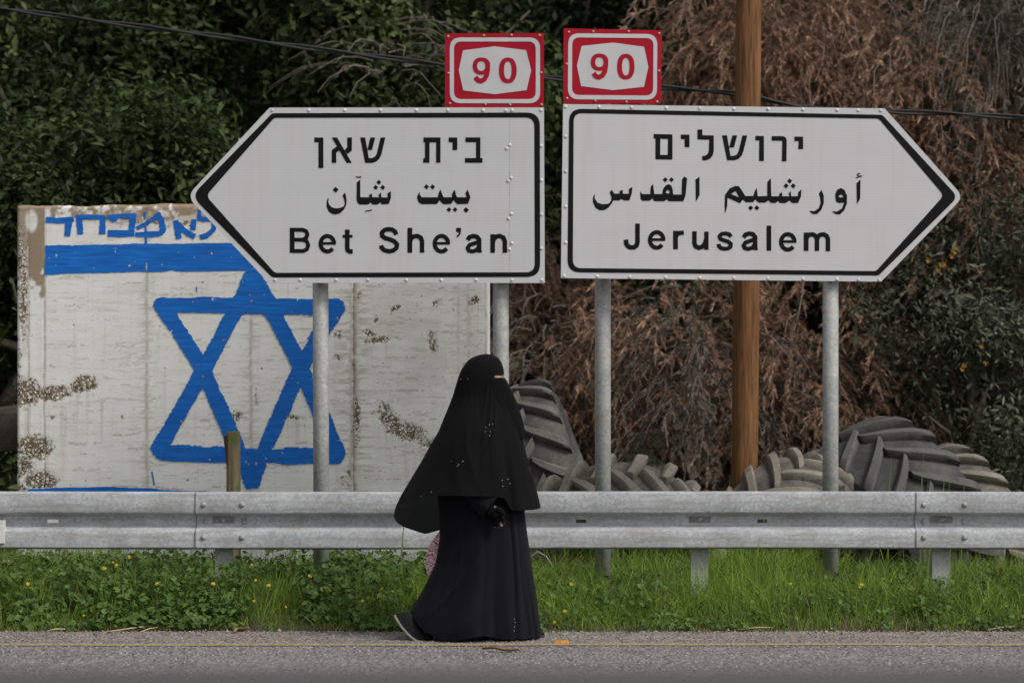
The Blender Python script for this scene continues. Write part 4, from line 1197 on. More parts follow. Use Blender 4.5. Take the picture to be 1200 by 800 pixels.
M_WEED = m_leaf("weed_leaf", (.026, .058, .012), (.135, .225, .050), .5, .3)
def build_verge():
    global RNG
    RNG = np.random.default_rng(77)
    n = 105000
    X = RNG.uniform(-5.2, 5.2, n); Y = EDGE - .03 + 2.35 * RNG.uniform(0, 1, n) ** 1.25
    edge = EDGE + (fbm(X * 2.5, X * 0, 17) - .45) * .16
    clump = fbm(X * 1.6, Y * 1.6, 33); fine = vnoise(X * 7, Y * 7, 35)
    dens = np.clip(np.where(X < -.1, .40, .12) + 1.35 * fine, 0, 1)
    k = (Y > edge) & (RNG.uniform(0, 1, n) < dens)
    X, Y, clump, edge = X[k], Y[k], clump[k], edge[k]; n = len(X)
    g = np.clip((Y - edge) / .42, 0, 1)
    big = fbm(X * .9 + 7, Y * 1.4, 71); tuft = vnoise(X * 4.5, Y * 4.5, 72)
    H = (.04 + .21 * g * (.15 + 1.1 * clump + .7 * big) * (.6 + .75 * tuft)) * RNG.uniform(.4, 1.45, n)
    H = np.where(Y > 17.6, H * 1.15, H)
    tall = RNG.uniform(0, 1, n) < .02; H = np.where(tall, H * 1.4, H)
    tint = np.clip(.05 + .55 * clump + .45 * tuft + RNG.normal(size=n) * .24 + .12 * (X > 0), 0, 1)
    blades(n, X, Y, H, RNG.uniform(.0025, .0065, n), 1.15, tint, M_GRASS, "grass", "green grass growing on the verge under the guardrail")
    # dry straw at the road's edge
    n = 1500
    X = RNG.uniform(-5, 5, n); Y = EDGE + RNG.normal(size=n) * .06 + .05
    blades(n, X, Y, RNG.uniform(.03, .13, n), RNG.uniform(.002, .005, n), 1.6, RNG.uniform(0, 1, n), M_STRAW, "dry_grass", "dry straw lying along the road edge")
    n = 1500
    X = RNG.uniform(-5, 5, n); Y = EDGE + .15 + 1.9 * RNG.uniform(0, 1, n)
    blades(n, X, Y, RNG.uniform(.16, .36, n), RNG.uniform(.002, .0035, n), .6, RNG.uniform(0, 1, n), M_STRAW, "dry_stems", "thin dry stems standing among the green grass")
    # loose grit along the crumbling road edge
    n = 2600
    X = RNG.uniform(-5.2, 5.2, n); Y = EDGE - .02 + RNG.normal(size=n) * .07 - (RNG.uniform(0, 1, n) < .25) * RNG.uniform(0, .7, n)
    r = RNG.uniform(.002, .008, n) * np.where(RNG.uniform(0, 1, n) < .04, 2.0, 1); oc = np.array([[1, 0, 0], [0, 1, 0], [-1, 0, 0], [0, -1, 0], [0, 0, .8], [0, 0, -.5]])
    V = np.stack([X, Y, np.maximum(ground_z(X, Y), 0) + r * .3], -1)[:, None] + oc[None] * r[:, None, None] * RNG.uniform(.7, 1.3, (n, 6, 1))
    i = np.arange(n)[:, None] * 6
    F = np.concatenate([i + np.array([[a, b, c]]) for a, b, c in ((0, 1, 4), (1, 2, 4), (2, 3, 4), (3, 0, 4), (1, 0, 5), (2, 1, 5), (3, 2, 5), (0, 3, 5))])
    mg = m_leaf("grit", (.10, .085, .07), (.42, .37, .31), .9, 0.0)
    tag(mesh_obj("gravel", V.reshape(-1, 3), F, mg, attrs={"tint": np.repeat(RNG.uniform(0, 1, n), 6)}), "loose grit scattered along the road edge", "gravel", kind="stuff")
    n = 60000
    X = RNG.uniform(-5.3, 5.3, n); Y = 13.4 + 3.05 * RNG.uniform(0, 1, n) ** .75
    dn = np.clip((Y - 14.1 - (fbm(X * .7, Y * 1.3, 90) - .45) * 1.6) / .8, .04, 1)
    k = RNG.uniform(0, 1, n) < dn; X, Y = X[k], Y[k]; n = len(X)
    r = RNG.uniform(.0035, .0085, n); ht = r * RNG.uniform(.35, .75, n); a0 = RNG.uniform(0, 6.28, n)
    ring = np.stack([np.stack([X + r * RNG.uniform(.7, 1.3, n) * np.cos(a0 + q * 1.2566), Y + r * RNG.uniform(.7, 1.3, n) * np.sin(a0 + q * 1.2566), np.full(n, -.0005)], -1) for q in range(5)] +
                    [np.stack([X + r * .4 * np.cos(a0 + q * 3.14), Y + r * .4 * np.sin(a0 + q * 3.14), ht], -1) for q in range(2)], 1)
    i = np.arange(n)[:, None] * 7
    F = np.concatenate([i + np.array([[a, b, c]]) for a, b, c in ((0, 1, 5), (1, 6, 5), (1, 2, 6), (2, 3, 6), (3, 4, 6), (4, 5, 6), (4, 0, 5))])
    mc = m_leaf("road_chipping", (.045, .042, .041), (.36, .33, .315), .85, 0.0)
    tag(mesh_obj("gravel", ring.reshape(-1, 3), F, mc, attrs={"tint": np.repeat(RNG.beta(1.3, 1.8, n) * np.clip((Y - 13.6) / 1.0, .25, 1), 7)}), "worn stone chippings standing proud of the asphalt", "gravel", kind="stuff")
    # broad leaved weeds: rosettes of rounded leaves
    def weeds(n, xr, ymin, ymax, hmax, L, seed_lab, name, lo=5, hi=12, pw=1.1):
        X = RNG.uniform(xr[0], xr[1], n); Y = ymin + (ymax - ymin) * RNG.uniform(0, 1, n) ** pw
        keep = fbm(X * 2.2, Y * 2.2, 50) > .36
        X, Y = X[keep], Y[keep]; n = len(X)
        z = ground_z(X, Y); per = RNG.integers(lo, hi, n); ci = np.repeat(np.arange(n), per); m = len(ci)
        g = np.clip((Y - EDGE) / .4, .2, 1)
        rr = RNG.uniform(.01, .10, m); an = RNG.uniform(0, 6.28, m)
        hh = RNG.uniform(.15, 1, m) * hmax * g[ci] * RNG.uniform(.6, 1.2, n)[ci]
        P = np.stack([X[ci] + np.cos(an) * rr, Y[ci] + np.sin(an) * rr, z[ci] + hh], -1)
        N = np.stack([np.cos(an) * .5, np.sin(an) * .5 - .25, np.ones(m) * .8], -1) + RNG.normal(size=(m, 3)) * .35
        N /= np.linalg.norm(N, axis=1, keepdims=True)
        a, b = frames(N); ph = RNG.uniform(0, 6.28, m)[:, None]
        u = np.cos(ph) * a + np.sin(ph) * b; v = np.cross(N, u)
        Ls = (L * RNG.uniform(.6, 1.3, m))[:, None]
        out = [P]
        for q in range(7):
            t = -2.6 + 5.2 * q / 6; r_ = 1 + .10 * math.cos(q * math.pi)
            out.append(P + Ls * .5 * r_ * (math.cos(t) * u * 1.1 + math.sin(t) * v) + N * Ls * .10)
        V = np.stack(out, 1).reshape(-1, 3); i = np.arange(m)[:, None] * 8
        F = np.concatenate([i + np.array([[0, q, q + 1]]) for q in range(1, 7)])
        tint = np.clip(RNG.uniform(.1, .9, n)[ci] * .7 + RNG.normal(size=m) * .15 + .12, 0, 1)
        # stems
        S0 = np.stack([X[ci], Y[ci], z[ci] - .01], -1); wv = u * .0015
        V2 = np.stack([S0 - wv, S0 + wv, P], 1).reshape(-1, 3); F2 = np.arange(m * 3).reshape(-1, 3) + len(V)
        o = mesh_obj(name, np.concatenate([V, V2]), np.concatenate([F, F2]), M_WEED, attrs={"tint": np.concatenate([np.repeat(tint, 8), np.repeat(tint * .8, 3)])})
        tag(o, seed_lab, "weeds", kind="stuff")
    weeds(4200, (-5.2, -.2), EDGE + .05, 18.7, .24, .036, "dark leafy weeds crowding the left half of the verge", "leafy_weeds")
    weeds(2300, (-.2, 5.2), EDGE + .02, 18.6, .17, .028, "small clover like weeds low in the right half of the verge", "clover_weeds")
build_verge()

def build_flowers():
    rnd = random.Random(5)
    my = simple("yellow_petal", (.55, .43, .03), .6, var=.2); mst = simple("flower_stem", (.05, .09, .02), .6)
    L = [(152, 653), (157, 654), (167, 651), (133, 659), (123, 666), (137, 662), (295, 662), (250, 684), (298, 704), (300, 680), (33, 684), (68, 673), (98, 721), (60, 669), (363, 675), (184, 684), (335, 711), (315, 686), (163, 653),
         (670, 684), (927, 684), (1008, 688), (662, 716), (650, 729), (442, 696), (461, 693), (448, 690), (1010, 685), (432, 700), (425, 704)]
    for i, (px, py) in enumerate(L):
        z = .33 if py < 670 else (.27 if py < 695 else .16)
        Y = (CAMZ - z) * FPX / (py - HOR)
        if Y > 18.6: Y = 18.3
        if Y < EDGE + .05: Y = EDGE + .08
        if 17.05 < Y < 17.35: Y = 17.0
        p = at(px, py, Y); gz = float(ground_z(np.array(p.x), np.array(Y)))
        root = empty("yellow_flower", (p.x, Y, gz))
        tag(root, "small yellow wild flower on a thin green stem in the verge", "flower", "yellow wild flowers in the verge")
        mb = MB(); top = Vector((0, 0, p.z - gz)); mb.tube([(rnd.uniform(-.03, .03), rnd.uniform(-.03, .03), -.01), top * .6, top], .0022, 5); mb.build("stem", mst, root)
        mb = MB(); r = rnd.uniform(.007, .013); ax = Vector((rnd.uniform(-.4, .4), -.8, rnd.uniform(.3, 1))).normalized(); q = ax.to_track_quat('Z', 'Y')
        for ring, (n, rr, hh) in enumerate(((11, r, .003), (8, r * .62, .006))):
            for k in range(n):
                a = 6.283 * k / n + ring * .3; c, s = math.cos(a), math.sin(a)
                pts = [Vector((0, 0, 0)), Vector((rr * .7 * c - rr * .24 * s, rr * .7 * s + rr * .24 * c, hh)), Vector((rr * c, rr * s, hh * 1.3)), Vector((rr * .7 * c + rr * .24 * s, rr * .7 * s - rr * .24 * c, hh))]
                mb.add([top + q @ v for v in pts], [(0, 1, 2, 3)])
        mb.dome(top + q @ Vector((0, 0, .004)), r * .35, .004, ax, 8)
        mb.build("blossom", my, root)
build_flowers()

def build_stalks():
    """single tall grass stalks that stand up in front of the guardrail or the tyres"""
    m = m_leaf("tall_grass_stalk", (.10, .16, .03), (.22, .30, .07), .6, .35)
    for (px, p0, p1, Y, lab) in ((475, 655, 592, 17.02, "tall thin grass stalk in front of the guardrail, left of the woman"), (891, 700, 622, 16.98, "tall grass blade in front of the guardrail under the wooden pole"), (1092, 700, 632, 16.98, "grass blade in front of the rightmost guardrail post"),
                             (1045, 640, 531, 18.5, "grass blade in front of the dark tyre, leaning right"), (1083, 640, 520, 18.5, "tallest grass blade in front of the dark tyre"), (1088, 640, 557, 18.5, "short grass blade right of the tallest one before the dark tyre"),
                             (1108, 640, 540, 18.55, "pale grass blade between the dark and the worn pale tyre"), (1114, 640, 548, 18.5, "grass blade in front of the worn pale tyre"), (1131, 640, 553, 18.5, "rightmost grass blade in front of the worn pale tyre"), (856, 640, 552, 18.5, "grass blade beside the foot of the wooden pole")):
        a, b = at(px - 4, p0, Y), at(px, p1, Y); gz = float(ground_z(np.array(a.x), np.array(Y)))
        base = Vector((a.x, Y, gz)); t = b - base
        mid = t * .55 + Vector((-.012, .01, .02)); V = [(-.004, 0, -.02), (.004, 0, -.02), mid + Vector((-.0045, 0, 0)), mid + Vector((.0045, 0, 0)), t]
        o = mesh_obj("grass_stalk", V, [(0, 1, 3, 2), (2, 3, 4)], m, attrs={"tint": [.3, .3, .6, .6, .9]})
        o.location = base; tag(o, lab, "grass blade", "tall single grass stalks")
build_stalks()

# ------------------------------------------------------------------ little things on the road
def build_bits():
    # orange road stud
    p = at(657.5, 752, 3520 * 1.4 / (753 - 440)); mb = MB()
    V = [(-.043, -.045, 0), (.043, -.045, 0), (.043, .045, 0), (-.043, .045, 0), (-.030, -.018, .013), (.033, -.018, .013), (.033, .018, .013), (-.030, .018, .013)]
    mb.add(V, [(0, 1, 5, 4), (1, 2, 6, 5), (2, 3, 7, 6), (3, 0, 4, 7), (4, 5, 6, 7), (3, 2, 1, 0)])
    o = mb.build("road_stud", simple("stud_orange", (.46, .18, .02), .6, sc=40)); o.location = (p.x, p.y, .001); tag(o, "small orange road stud beside the yellow line, right of the woman", "road stud")
    # long dry leaf
    def leaf(px0, py0, px1, py1, wd, curl, mat, name, lab, cat):
        Ya = FPX * CAMZ / (py0 - HOR); Yb = FPX * CAMZ / (py1 - HOR); a, b = at(px0, py0, Ya), at(px1, py1, Yb)
        a.z = b.z = 0.0; V = []; F = []; n = 9
        dv = (b - a); sd = Vector((-dv.y, dv.x, 0)).normalized()
        for k in range(n):
            t = k / (n - 1); w_ = wd * math.sin(math.pi * (.06 + .88 * t)) ** .8 * (1 + .25 * math.sin(k * 2.3)); z = .006 + curl * (math.sin(t * 6.5) * .5 + .5)
            c = dv * t + sd * .008 * math.sin(t * 7)
            V += [c + sd * w_ + Vector((0, 0, z + .008)), c + Vector((0, 0, z)), c - sd * w_ + Vector((0, 0, z + .010))]
        for k in range(n - 1):
            for j in range(2): q = k * 3 + j; F.append((q, q + 1, q + 4, q + 3))
        o = mesh_obj(name, V, F, mat, smooth=True); o.location = (a.x, a.y, .002)
        s_ = o.modifiers.new("thick", 'SOLIDIFY'); s_.thickness = .0015
        tag(o, lab, cat)
    br = simple("dry_leaf_brown", (.20, .095, .045), .7, sc=60)
    leaf(565, 763.5, 608, 764.5, .016, .010, br, "dry_leaf", "long curled brown dry leaf lying on the asphalt below the woman", "leaf")
    leaf(276, 743, 287, 737, .014, .012, simple("dry_leaf_tan", (.32, .17, .085), .7, sc=60), "dry_leaf", "curled tan dry leaf at the grass edge on the left", "leaf")
    for (x0, y0, x1, y1, r, lab) in ((128, 742, 196, 733, .0045, "long pale straw stalk lying at the grass edge on the left"), (165, 742.5, 185, 739, .003, "short pale straw stalk beside the long one"), (55, 741.5, 76, 741, .004, "pale straw stalk near the photo's lower left"), (865, 738.5, 905, 739, .003, "thin straw stalk at the grass edge on the right"), (1158, 737, 1196, 738, .004, "pale straw stalk at the far right grass edge")):
        Ya = min(FPX * CAMZ / (y0 - HOR), EDGE); Yb = min(FPX * CAMZ / (y1 - HOR), EDGE + .2); a, b = at(x0, y0, Ya), at(x1, y1, Yb); a.z = .012; b.z = max(.02, b.z)
        mb = MB(); mb.tube([(0, 0, 0), (b - a) * .5 + Vector((0, 0, .006)), b - a], r, 6); o = mb.build("straw_stalk", simple("straw", (.42, .33, .2), .7), None, True); o.location = a
        tag(o, lab, "straw", "straw stalks at the road edge")
    # pale stone left of the wall
    RN = random.Random(9); bm = bmesh.new(); bmesh.ops.create_icosphere(bm, subdivisions=3, radius=1)
    for v in bm.verts: v.co *= 1 + .14 * math.sin(v.co.x * 5 + 1) * math.cos(v.co.z * 4) + RN.uniform(-.03, .03)
    me = bpy.data.meshes.new("stone"); bm.to_mesh(me); bm.free(); me.materials.append(simple("pale_stone", (.40, .36, .30), .9, sc=9, bmp=.5))
    o = bpy.data.objects.new("stone", me); COL.objects.link(o); c = at(-4, 668, 18.3); o.location = (c.x, 18.3, .17); o.scale = (.16, .13, .12); tag(o, "pale stone in the weeds at the photo's left edge, below the guardrail", "stone")
    # grey hose behind the rail by the woman
    P = [at(x, y, 18.2) for x, y in ((612, 690), (620, 655), (630, 646), (640, 652), (650, 668), (662, 700))]
    mb = MB(); mb.tube([p - P[0] for p in P], .007, 8); o = mb.build("grey_wire", simple("wire_grey", (.22, .22, .21), .6), None, True); o.location = P[0]; tag(o, "bent grey wire sticking out of the weeds right of the woman", "wire")
build_bits()

# ------------------------------------------------------------------ the woman
WS, WY = 220.0, 16.0
def wp(px, py, y=0.0): return Vector(((px - 560) / WS, y, (748 - py) / WS))
def m_cloth(name, c, sc_=500, sheen=.25, rough=.85, thin=0.0):
    m, t, b = new_mat(name)
    co = objco(t); wv = noise(t, co, sc_, 2); n = noise(t, co, 7, 5)
    setb(t, b, mix(t, n, tuple(x * .8 for x in c), tuple(x * 1.25 for x in c)), rough, 0, .10)
    b.inputs["Sheen Weight"].default_value = sheen; b.inputs["Sheen Roughness"].default_value = .5
    b.inputs["Sheen Tint"].default_value = (.5, .5, .55, 1)
    bump(t, b, mix(t, .6, wv, n), .18, .004)
    if thin:
        tr = nd(t, "BsdfTranslucent", Color=(.11, .11, .115, 1)); mx = nd(t, "MixShader", Fac=thin)
        t.links.new(b.outputs[0], mx.inputs[1]); t.links.new(tr.outputs[0], mx.inputs[2]); t.links.new(mx.outputs[0], t.nodes["Material Output"].inputs[0])
    return m
M_KH = m_cloth("black_veil_cloth", (.0060, .0060, .0066), sheen=.05, thin=.32)
M_AB = m_cloth("blue_black_dress_cloth", (.0062, .0062, .0090), sheen=.05)
M_SKIN = simple("skin", (.42, .25, .17), .5, sc=25, var=.08)

def interp(tab, y, j): return np.interp(y, [r[0] for r in tab], [r[j] for r in tab])

def loft(tab, hem, top, nth, nv, fold, name, mat, parent, power=2.0, hole=None, closed_top=True, xshift=None):
    """rings of cloth around an upright axis; tab rows: py, xleft, xright, half depth (m), y centre (m)"""
    th = np.linspace(-np.pi, np.pi, nth, endpoint=False)
    V = []; keepfaces = []
    hm = hem(th)
    for i in range(nv + 1):
        v = i / nv
        vv = v ** .9
        py = top + (hm - top) * vv
        a = (interp(tab, py, 2) - interp(tab, py, 1)) / 2 / WS; cx = ((interp(tab, py, 1) + interp(tab, py, 2)) / 2 - 560) / WS
        b = interp(tab, py, 3); yc = interp(tab, py, 4)
        c, s = np.cos(th), np.sin(th)
        rx = np.sign(c) * np.abs(c) ** (2 / power); ry = np.sign(s) * np.abs(s) ** (2 / power)
        dsp = fold(th, py, v)
        x = cx + (a + dsp * .35 * np.abs(s) ) * rx + dsp * .0; y = yc + (b + dsp) * ry
        V.append(np.stack([x, y, (748 - py) / WS], -1))
    V = np.array(V)
    F = []
    for i in range(nv):
        for k in range(nth):
            k2 = (k + 1) % nth
            if hole is not None:
                pyc = 748 - WS * float(V[i:i + 2, k, 2].mean()); t_ = th[k] + np.pi / nth
                if hole(t_, pyc): continue
            F.append((i * nth + k, i * nth + k2, (i + 1) * nth + k2, (i + 1) * nth + k))
    Vf = V.reshape(-1, 3)
    if closed_top: F.append(tuple(range(nth))[::-1])
    o = mesh_obj(name, Vf, F, mat, parent, True)
    sb = o.modifiers.new("smooth", 'SUBSURF'); sb.levels = 1; sb.render_levels = 1
    if name != "veil": sd = o.modifiers.new("thick", 'SOLIDIFY'); sd.thickness = .003; sd.offset = -1
    return o

def skin_body(name, verts, edges, rad, root, mat, parent, sub=2):
    me = bpy.data.meshes.new(name); me.from_pydata([tuple(v) for v in verts], edges, []); me.update()
    o = bpy.data.objects.new(name, me); COL.objects.link(o); o.parent = parent
    sk = o.modifiers.new("skin", 'SKIN'); sk.use_smooth_shade = True
    lay = me.skin_vertices[0] if me.skin_vertices else None
    if lay is None:
        bpy.context.view_layer.objects.active = o; me.skin_vertices.new() if hasattr(me.skin_vertices, "new") else None
        lay = me.skin_vertices[0]
    for i, r_ in enumerate(rad):
        rr = r_ if hasattr(r_, '__len__') else (r_, r_)
        lay.data[i].radius = rr; lay.data[i].use_root = (i == root)
    sb = o.modifiers.new("sub", 'SUBSURF'); sb.levels = sub; sb.render_levels = sub
    me.materials.append(mat)
    return o

def build_woman():
    root = empty("person", ((560 - 600) / WS, WY, 0.0))
    tag(root, "woman in a long black veil and dress, walking right along the road edge", "person")
    # --- body (one continuous figure), almost all of it covered
    J = {}; V = []; E = []; RD = []
    def add(key, p, r_, par=None):
        J[key] = len(V); V.append(p); RD.append(r_)
        if par is not None: E.append((J[par], J[key]))
    add("pelvis", wp(563, 586, 0), (.135, .105)); add("belly", wp(566, 560, 0), (.125, .10), "pelvis"); add("chest", wp(567, 520, 0), (.125, .105), "belly")
    add("collar", wp(565, 490, 0), (.075, .06), "chest"); add("neck", wp(566, 474, 0), .047, "collar"); add("jaw", wp(570, 458, 0), (.060, .062), "neck"); add("face", wp(575.5, 443, 0), (.088, .094), "jaw"); add("crown", wp(567, 428, 0), (.058, .062), "face")
    for sd, sg in (("near", -1), ("far", 1)):
        add(sd + "_sh", wp(563, 500, sg * .145), .055, "collar")
        if sg < 0:
            add(sd + "_el", wp(553, 555, sg * .16), .040, sd + "_sh"); add(sd + "_wr", wp(573, 588, sg * .235), .022, sd + "_el")
        else:
            add(sd + "_el", wp(548, 557, sg * .20), .040, sd + "_sh"); add(sd + "_wr", wp(538, 600, sg * .235), .024, sd + "_el")
        hp = J[sd + "_wr"]
        w0 = V[hp]; fw = (w0 - V[J[sd + "_el"]]).normalized()
        if sg < 0: fw = Vector((.50, .0, -.87))
        side = Vector((0.62, -.35 * sg * -1, .35)).normalized() if sg < 0 else Vector((.8, .2, .2)).normalized()
        side = (side - fw * side.dot(fw)).normalized(); pal = fw.cross(side)
        pk_ = 1.0 if sg > 0 else .82
        add(sd + "_palm", w0 + fw * .044, (.026 * pk_, .018 * pk_), sd + "_wr"); add(sd + "_knk", w0 + fw * .074, (.030 * pk_, .014 * pk_), sd + "_palm")
        for q, (o_, l_) in enumerate(((.030, .062), (.010, .070), (-.010, .066), (-.028, .052))):
            b0 = w0 + fw * .084 + side * o_
            cu = .35 if sg < 0 else 1.0
            add(f"{sd}_f{q}a", b0, .0068 if sg > 0 else .0045, sd + "_knk"); add(f"{sd}_f{q}b", b0 + (fw * (1 - .15 * cu) + pal * .4 * cu * (1 if sg < 0 else 1)) * l_ * .5, .0064 if sg > 0 else (.0068 if q == 1 else .0042), f"{sd}_f{q}a"); add(f"{sd}_f{q}c", b0 + (fw * (.95 - .6 * cu) + pal * .75 * cu) * l_, .0065 if sg > 0 else (.0085 if q == 1 else .0040), f"{sd}_f{q}b")
        add(sd + "_t0", w0 + fw * .040 + side * .030, .0115, sd + "_palm"); add(sd + "_t1", w0 + fw * .070 + side * .046, .0095, sd + "_t0"); add(sd + "_t2", w0 + fw * .094 + side * .042, .0080, sd + "_t1")
    for sd, sg, kn, an, toe in (("near", -1, (549, 662), (488, 722), (502, 743)), ("far", 1, (596, 662), (603, 735), (630, 744))):
        add(sd + "_hip", wp(562, 600, sg * .075), (.088, .09), "pelvis"); add(sd + "_kn", wp(*kn, sg * .08), .055, sd + "_hip"); add(sd + "_an", wp(*an, sg * .08), .034, sd + "_kn"); add(sd + "_toe", wp(*toe, sg * .08), (.030, .018), sd + "_an")
    body = skin_body("body", V, E, RD, 0, M_SKIN, root)
    eye_w = simple("eye_white", (.7, .68, .65), .3); eye_d = simple("eye_iris", (.03, .018, .010), .2)
    for sg in (-1, 1):
        bm = bmesh.new(); bmesh.ops.create_uvsphere(bm, u_segments=14, v_segments=10, radius=.0115); me = bpy.data.meshes.new("eye"); bm.to_mesh(me); bm.free(); me.materials.append(eye_w)
        for p in me.polygons: p.use_smooth = True
        e = bpy.data.objects.new("eye", me); COL.objects.link(e); e.parent = root; e.location = wp(582.0, 441.2, sg * .032)
        bm = bmesh.new(); bmesh.ops.create_uvsphere(bm, u_segments=12, v_segments=8, radius=.006); me = bpy.data.meshes.new("iris"); bm.to_mesh(me); bm.free(); me.materials.append(eye_d)
        q = bpy.data.objects.new("iris", me); COL.objects.link(q); q.parent = e; q.location = (.0075, 0, 0)
    # --- dress
    tabA = [(545, 512, 622, .17, 0), (575, 513, 621, .19, 0), (600, 515, 614, .195, 0), (630, 516, 618, .195, 0), (660, 511, 622, .20, 0), (690, 497, 627, .205, 0), (705, 488, 629, .21, 0), (720, 479, 631, .215, 0), (735, 474, 633, .22, 0), (748, 472, 634, .22, 0)]
    def hemA(th):
        d_ = np.degrees(th)
        return np.interp(d_, [-180, -160, -140, -128, -116, -102, -90, -82, -66, -30, 0, 60, 120, 150, 180], [714, 718, 731, 739, 745, 746.5, 743, 741, 745.5, 746, 744.5, 744, 740, 728, 714])
    def foldA(th, py, v):
        g = np.clip((py - 575) / 150, 0, 1.2)
        win = np.clip((np.pi - np.abs(th)) / .35, 0, 1)
        dr = .35 * (vnoise(th * 1.2 + 20, py * .012, 61) - .5)
        f = .050 * (vnoise((th + dr) * 3.1 + 20, py * .004 + 0 * th, 62) - .5) * g * win
        f = f + .030 * (np.abs(vnoise((th + dr) * 6.5 + 40, py * .007 + 0 * th, 63) - .5) - .2) * g * win
        # creases drawn from the hip down to the trailing foot
        q = (py - 590) * .020 + (th + 2.4) * 2.1
        ridge = 1 - np.abs(2 * vnoise(q * 1.6, q * .35 + th, 64) - 1)
        f = f + .026 * (ridge ** 2 - .3) * np.exp(-((th + 2.0) / .75) ** 2) * np.clip((py - 585) / 60, 0, 1)
        # front placket with a stitched edge
        f = f + .012 * np.exp(-((th + .80) / .05) ** 2) - .012 * np.exp(-((th + .92) / .04) ** 2) + .008 * np.exp(-((th + .55) / .05) ** 2) * g
        return f
    dress = loft(tabA, hemA, 545, 180, 90, foldA, "dress", M_AB, root, 2.2)
    # --- head veil reaching to the hips
    tabK = [(414.5, 566, 573, .015, 0), (416.5, 558, 580, .045, 0), (420, 551, 585, .062, 0), (426, 545, 588.5, .077, 0), (434, 540, 590.5, .088, 0), (442, 537, 590.5, .093, 0), (452, 534, 591, .094, 0), (464, 530.5, 594, .100, 0), (478, 525, 600, .125, 0), (490, 520, 605, .160, 0), (505, 514, 609.5, .195, 0), (520, 505, 614, .215, 0), (540, 494, 619, .235, 0), (560, 482, 625, .250, 0), (580, 470, 630.5, .265, 0), (595, 463, 634, .272, 0), (612, 460, 637, .275, 0), (630, 459, 638, .275, 0)]
    def hemK(th):
        d_ = np.degrees(th)
        return np.interp(d_, [-180, -170, -150, -125, -110, -90, -68, -60, -54, -30, 0, 40, 80, 105, 125, 150, 170, 180], [603, 594, 584, 579, 578, 578, 579.5, 581, 595.5, 596, 594, 597, 606, 622, 628, 618, 608, 603])
    def foldK(th, py, v):
        g = np.clip((py - 445) / 120, 0, 1.2)
        win = np.clip((np.pi - np.abs(th)) / .35, 0, 1)
        f = (.050 * (vnoise(th * 2.3 + 9 + py * .003, py * .006 + 0 * th, 71) - .5) + .026 * (np.abs(vnoise(th * 5.5 + 30 - py * .006, py * .008 + 0 * th, 72) - .5) - .2)) * g * win
        # drawn folds fanning from the face to the shoulder
        q = th * 5.5 + (py - 440) * .034
        f = f + .022 * ((1 - np.abs(2 * vnoise(q, 0 * th + py * .004, 73) - 1)) ** 2 - .3) * np.exp(-((py - 495) / 50) ** 2) * np.exp(-((th + .9) / .8) ** 2)
        # long pulls from the shoulder down to the blown back corner
        q = (py - 480) * .016 - (th + 1.6) * 2.4
        f = f + .020 * ((1 - np.abs(2 * vnoise(q * 1.5 + 5, q * .2, 74) - 1)) ** 2 - .3) * np.exp(-((th + 2.2) / .7) ** 2) * np.clip((py - 490) / 40, 0, 1)
        # the arm under the cloth, and the front panel falling from it
        f = f + .030 * np.exp(-((th + 1.65) / .38) ** 2) * np.clip((py - 495) / 50, 0, 1) - .024 * np.exp(-((th + .95) / .12) ** 2) * np.clip((py - 480) / 50, 0, 1) + .022 * (1 / (1 + np.exp((th + 1.02 - (580 - py) * .0012) / .03))) * np.clip((py - 465) / 30, 0, 1) * np.clip((th + 2.9) / 1.2, 0, 1)
        return f
    def holeK(t_, py): return abs(t_) < .95 and 440.0 < py < 444.6
    veil = loft(tabK, hemK, 414.5, 200, 110, foldK, "veil", M_KH, root, 2.05, holeK)
    # --- face veil: from the nose bridge to a point on the chest, lying over the veil
    top, bot = 442.3, 513.0; nv = 26; nt_ = 29; VV = []
    for i in range(nv + 1):
        py = top + (bot - top) * i / nv; f = i / nv
        xr = np.interp(py, [443, 447, 455, 470, 492, 505, 513], [591.5, 594.5, 598.5, 605, 612.3, 614.6, 615.2])
        half = np.interp(py, [443, 460, 480, 500, 513], [.080, .076, .080, .075, .060])
        back = np.interp(py, [443, 460, 480, 495, 505, 513], [574.5, 578, 589, 599, 605, 610.5])
        for k in range(nt_):
            u = -1 + 2 * k / (nt_ - 1)
            px = xr - (xr - back) * abs(u) ** 2.3
            y = half * math.copysign(abs(u) ** .85, u) * 1.12
            y += -.014 * math.copysign(1, u) * 0
            fo = .0035 * math.sin(u * 11 + f * 3) * f
            VV.append(((px - 560) / WS + fo, y, (748 - py) / WS))
    F = [(i * nt_ + k, i * nt_ + k + 1, (i + 1) * nt_ + k + 1, (i + 1) * nt_ + k) for i in range(nv) for k in range(nt_ - 1)]
    fv = mesh_obj("face_veil", VV, F, M_KH, root, True)
    fv.modifiers.new("smooth", 'SUBSURF').render_levels = 1; sd = fv.modifiers.new("thick", 'SOLIDIFY'); sd.thickness = .003; sd.offset = 1
    # --- near sleeve, cuff open towards the hand
    def sleeve(pts, rads, name):
        V = []; F = []; n = 28
        for i, (p, r_) in enumerate(zip(pts, rads)):
            t = (pts[min(i + 1, len(pts) - 1)] - pts[max(i - 1, 0)]).normalized(); a = t.cross(Vector((0, 1, 0))).normalized(); b = t.cross(a)
            for k in range(n):
                an = 6.28318 * k / n; rr = r_ * (1 + .06 * math.sin(5 * an + i) + .03 * math.sin(9 * an + 2 * i))
                V.append(p + a * rr * math.cos(an) + b * rr * .8 * math.sin(an))
        for i in range(len(pts) - 1):
            for k in range(n): F.append((i * n + k, i * n + (k + 1) % n, (i + 1) * n + (k + 1) % n, (i + 1) * n + k))
        o = mesh_obj(name, V, F, M_AB, root, True); o.modifiers.new("smooth", 'SUBSURF').render_levels = 1
